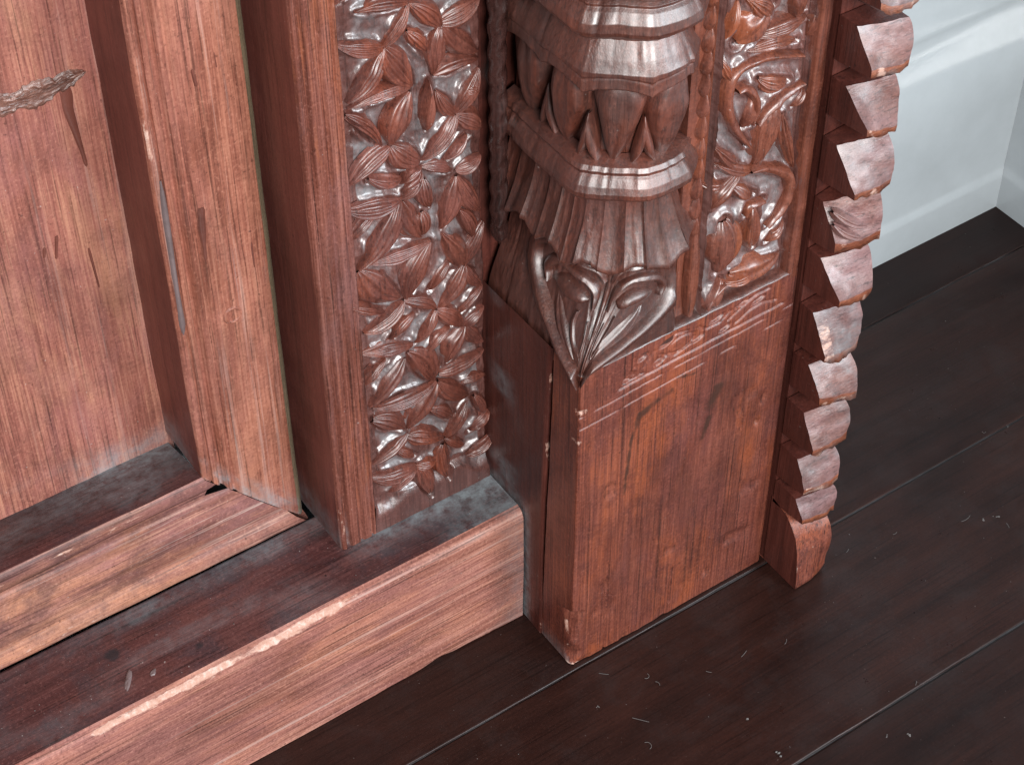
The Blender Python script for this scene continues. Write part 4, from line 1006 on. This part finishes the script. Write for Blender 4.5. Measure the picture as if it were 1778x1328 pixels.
# rounded foot of the strip
nb, na = 11, 30
b = np.linspace(0, 1, nb); P = np.zeros((nb, na, 3))
prof = np.array([(0.0640, 0.0), (0.0600, -0.0150), (0.0530, -0.0222), (0.0470, -0.0262), (0.0400, -0.0285), (0.0330, -0.0302), (0.0220, -0.0318), (0.0100, -0.0328), (0.0012, -0.0334), (0.0004, -0.0300), (0.0004, 0.05)])
L = np.linspace(0, len(prof) - 1, na)
pz = np.interp(L, np.arange(len(prof)), prof[:, 0]); py = np.interp(L, np.arange(len(prof)), prof[:, 1])
we = np.zeros((nb, na))
for j in range(nb):
    x = TX0 + (TX1 - TX0) * b[j]
    rise = 0.010 * b[j] ** 3
    P[j, :, 0] = x; P[j, :, 1] = py - 0.003 * b[j] * sstep(0.015, 0.05, pz) + 0.004 * b[j] ** 3 * sstep(0.03, 0.005, pz) + 0.0005 * fbm(x * 200, pz * 200, 0, 3, 4)
    P[j, :, 2] = pz + rise * 0.35 * sstep(0.03, 0.0, pz) - 0.004 * b[j] * sstep(0.03, 0.062, pz)
    we[j] = 0.55 * np.exp(-((pz - 0.035) / 0.0035) ** 2) * sstep(-0.3, 0.5, vnoise(b[j] * 4.0, pz * 120, 0, 6))
we[0] = np.maximum(we[0], 0.5 * (py < -0.02)); we[1] = np.maximum(we[1], 0.3 * (py < -0.02))
o = grid_obj('strip_foot', P, M_PILLAR, strip, attrs={'wear': we}); fix_out(o, (0, -1, 0))
for col, nm in ((0, -1), (nb - 1, 1)):
    Q = np.stack([P[col], P[col] * np.array([1, 0, 1]) + np.array([0, 0.0, 0])], 1)
    o = grid_obj('strip_foot_cheek', Q, M_SIDE, strip, smooth=False); fix_out(o, (nm, 0, 0))

# ------------------------------------------------------------------ lint and dust on the floor
V, F = [], []


def lint(x, y, L, ang, curl, r=0.00015):
    n = 12; c = np.zeros((n, 3)); p = np.array([x, y, 0.0006]); a = ang
    for i in range(n):
        c[i] = p; p = p + np.array([math.cos(a), math.sin(a), 0]) * L / n; a += curl / n
    b0 = len(V)
    for i in range(n):
        d = c[min(i + 1, n - 1)] - c[max(i - 1, 0)]; d /= np.linalg.norm(d); s = np.array([-d[1], d[0], 0])
        for k in range(5):
            th = 2 * math.pi * k / 5; V.append(tuple(c[i] + (s * math.cos(th) + np.array([0, 0, 1]) * math.sin(th)) * r))
    for i in range(n - 1):
        for k in range(5): F.append((b0 + i * 5 + k, b0 + i * 5 + (k + 1) % 5, b0 + (i + 1) * 5 + (k + 1) % 5, b0 + (i + 1) * 5 + k))


def crumb(x, y, z, r):
    b0 = len(V)
    for q in ((1, 0, 0), (-1, 0, 0), (0, 1, 0), (0, -1, 0), (0, 0, 1), (0, 0, -1)):
        k = r * random.uniform(0.5, 1.2); V.append((x + q[0] * k, y + q[1] * k, z + q[2] * k * 0.6 + r * 0.3))
    for f in ((0, 2, 4), (2, 1, 4), (1, 3, 4), (3, 0, 4), (2, 0, 5), (1, 2, 5), (3, 1, 5), (0, 3, 5)): F.append(tuple(b0 + k for k in f))


for (x, y, L, a, c) in ((0.026, -0.034, 0.007, -0.9, 3.5), (0.030, -0.040, 0.005, -0.6, -2.0), (0.004, -0.014, 0.007, -0.8, 0.1), (0.001, -0.054, 0.012, -0.9, 0.0), (-0.004, -0.079, 0.009, 0.2, 3.2), (0.062, -0.052, 0.004, -0.9, 0.1), (0.287, -0.052, 0.010, -0.3, 0.9),
                        (0.240, -0.034, 0.004, -0.4, 1.0), (0.088, -0.056, 0.007, 0.2, 0.3), (0.203, -0.028, 0.004, 0.3, 0.2), (0.166, -0.137, 0.004, 0.6, 0.1), (0.118, -0.064, 0.005, 0.2, 1.0), (0.10, 0.03, 0.004, 0, 1), (0.31, -0.075, 0.005, 1.0, 0.6)):
    lint(x, y, L, a, c)
for (x, y, r) in ((0.061, -0.095, 0.0012), (0.059, -0.127, 0.0022), (0.138, -0.163, 0.0016), (0.30, -0.06, 0.0012), (0.31, -0.062, 0.0016), (0.125, -0.155, 0.001), (0.36, 0.001, 0.0010), (0.378, -0.004, 0.0010), (-0.012, -0.035, 0.001)):
    for k in range(4): crumb(x + random.uniform(-1, 1) * r, y + random.uniform(-1, 1) * r, 0, r * random.uniform(0.4, 0.8))
for k in range(200):
    crumb(random.uniform(-0.28, 0.55), random.uniform(-0.30, 0.17), 0, abs(random.gauss(0, 0.00022)) + 0.00012)
for k in range(120):
    crumb(random.uniform(-0.36, -0.02), random.uniform(0.056, 0.118), 0.1068, abs(random.gauss(0, 0.00018)) + 0.0001)
du = mesh_obj('dust', V, F, M_LINT, None, True)
tag(du, 'pale lint and dust specks scattered over the floor boards', 'dust', 'stuff')
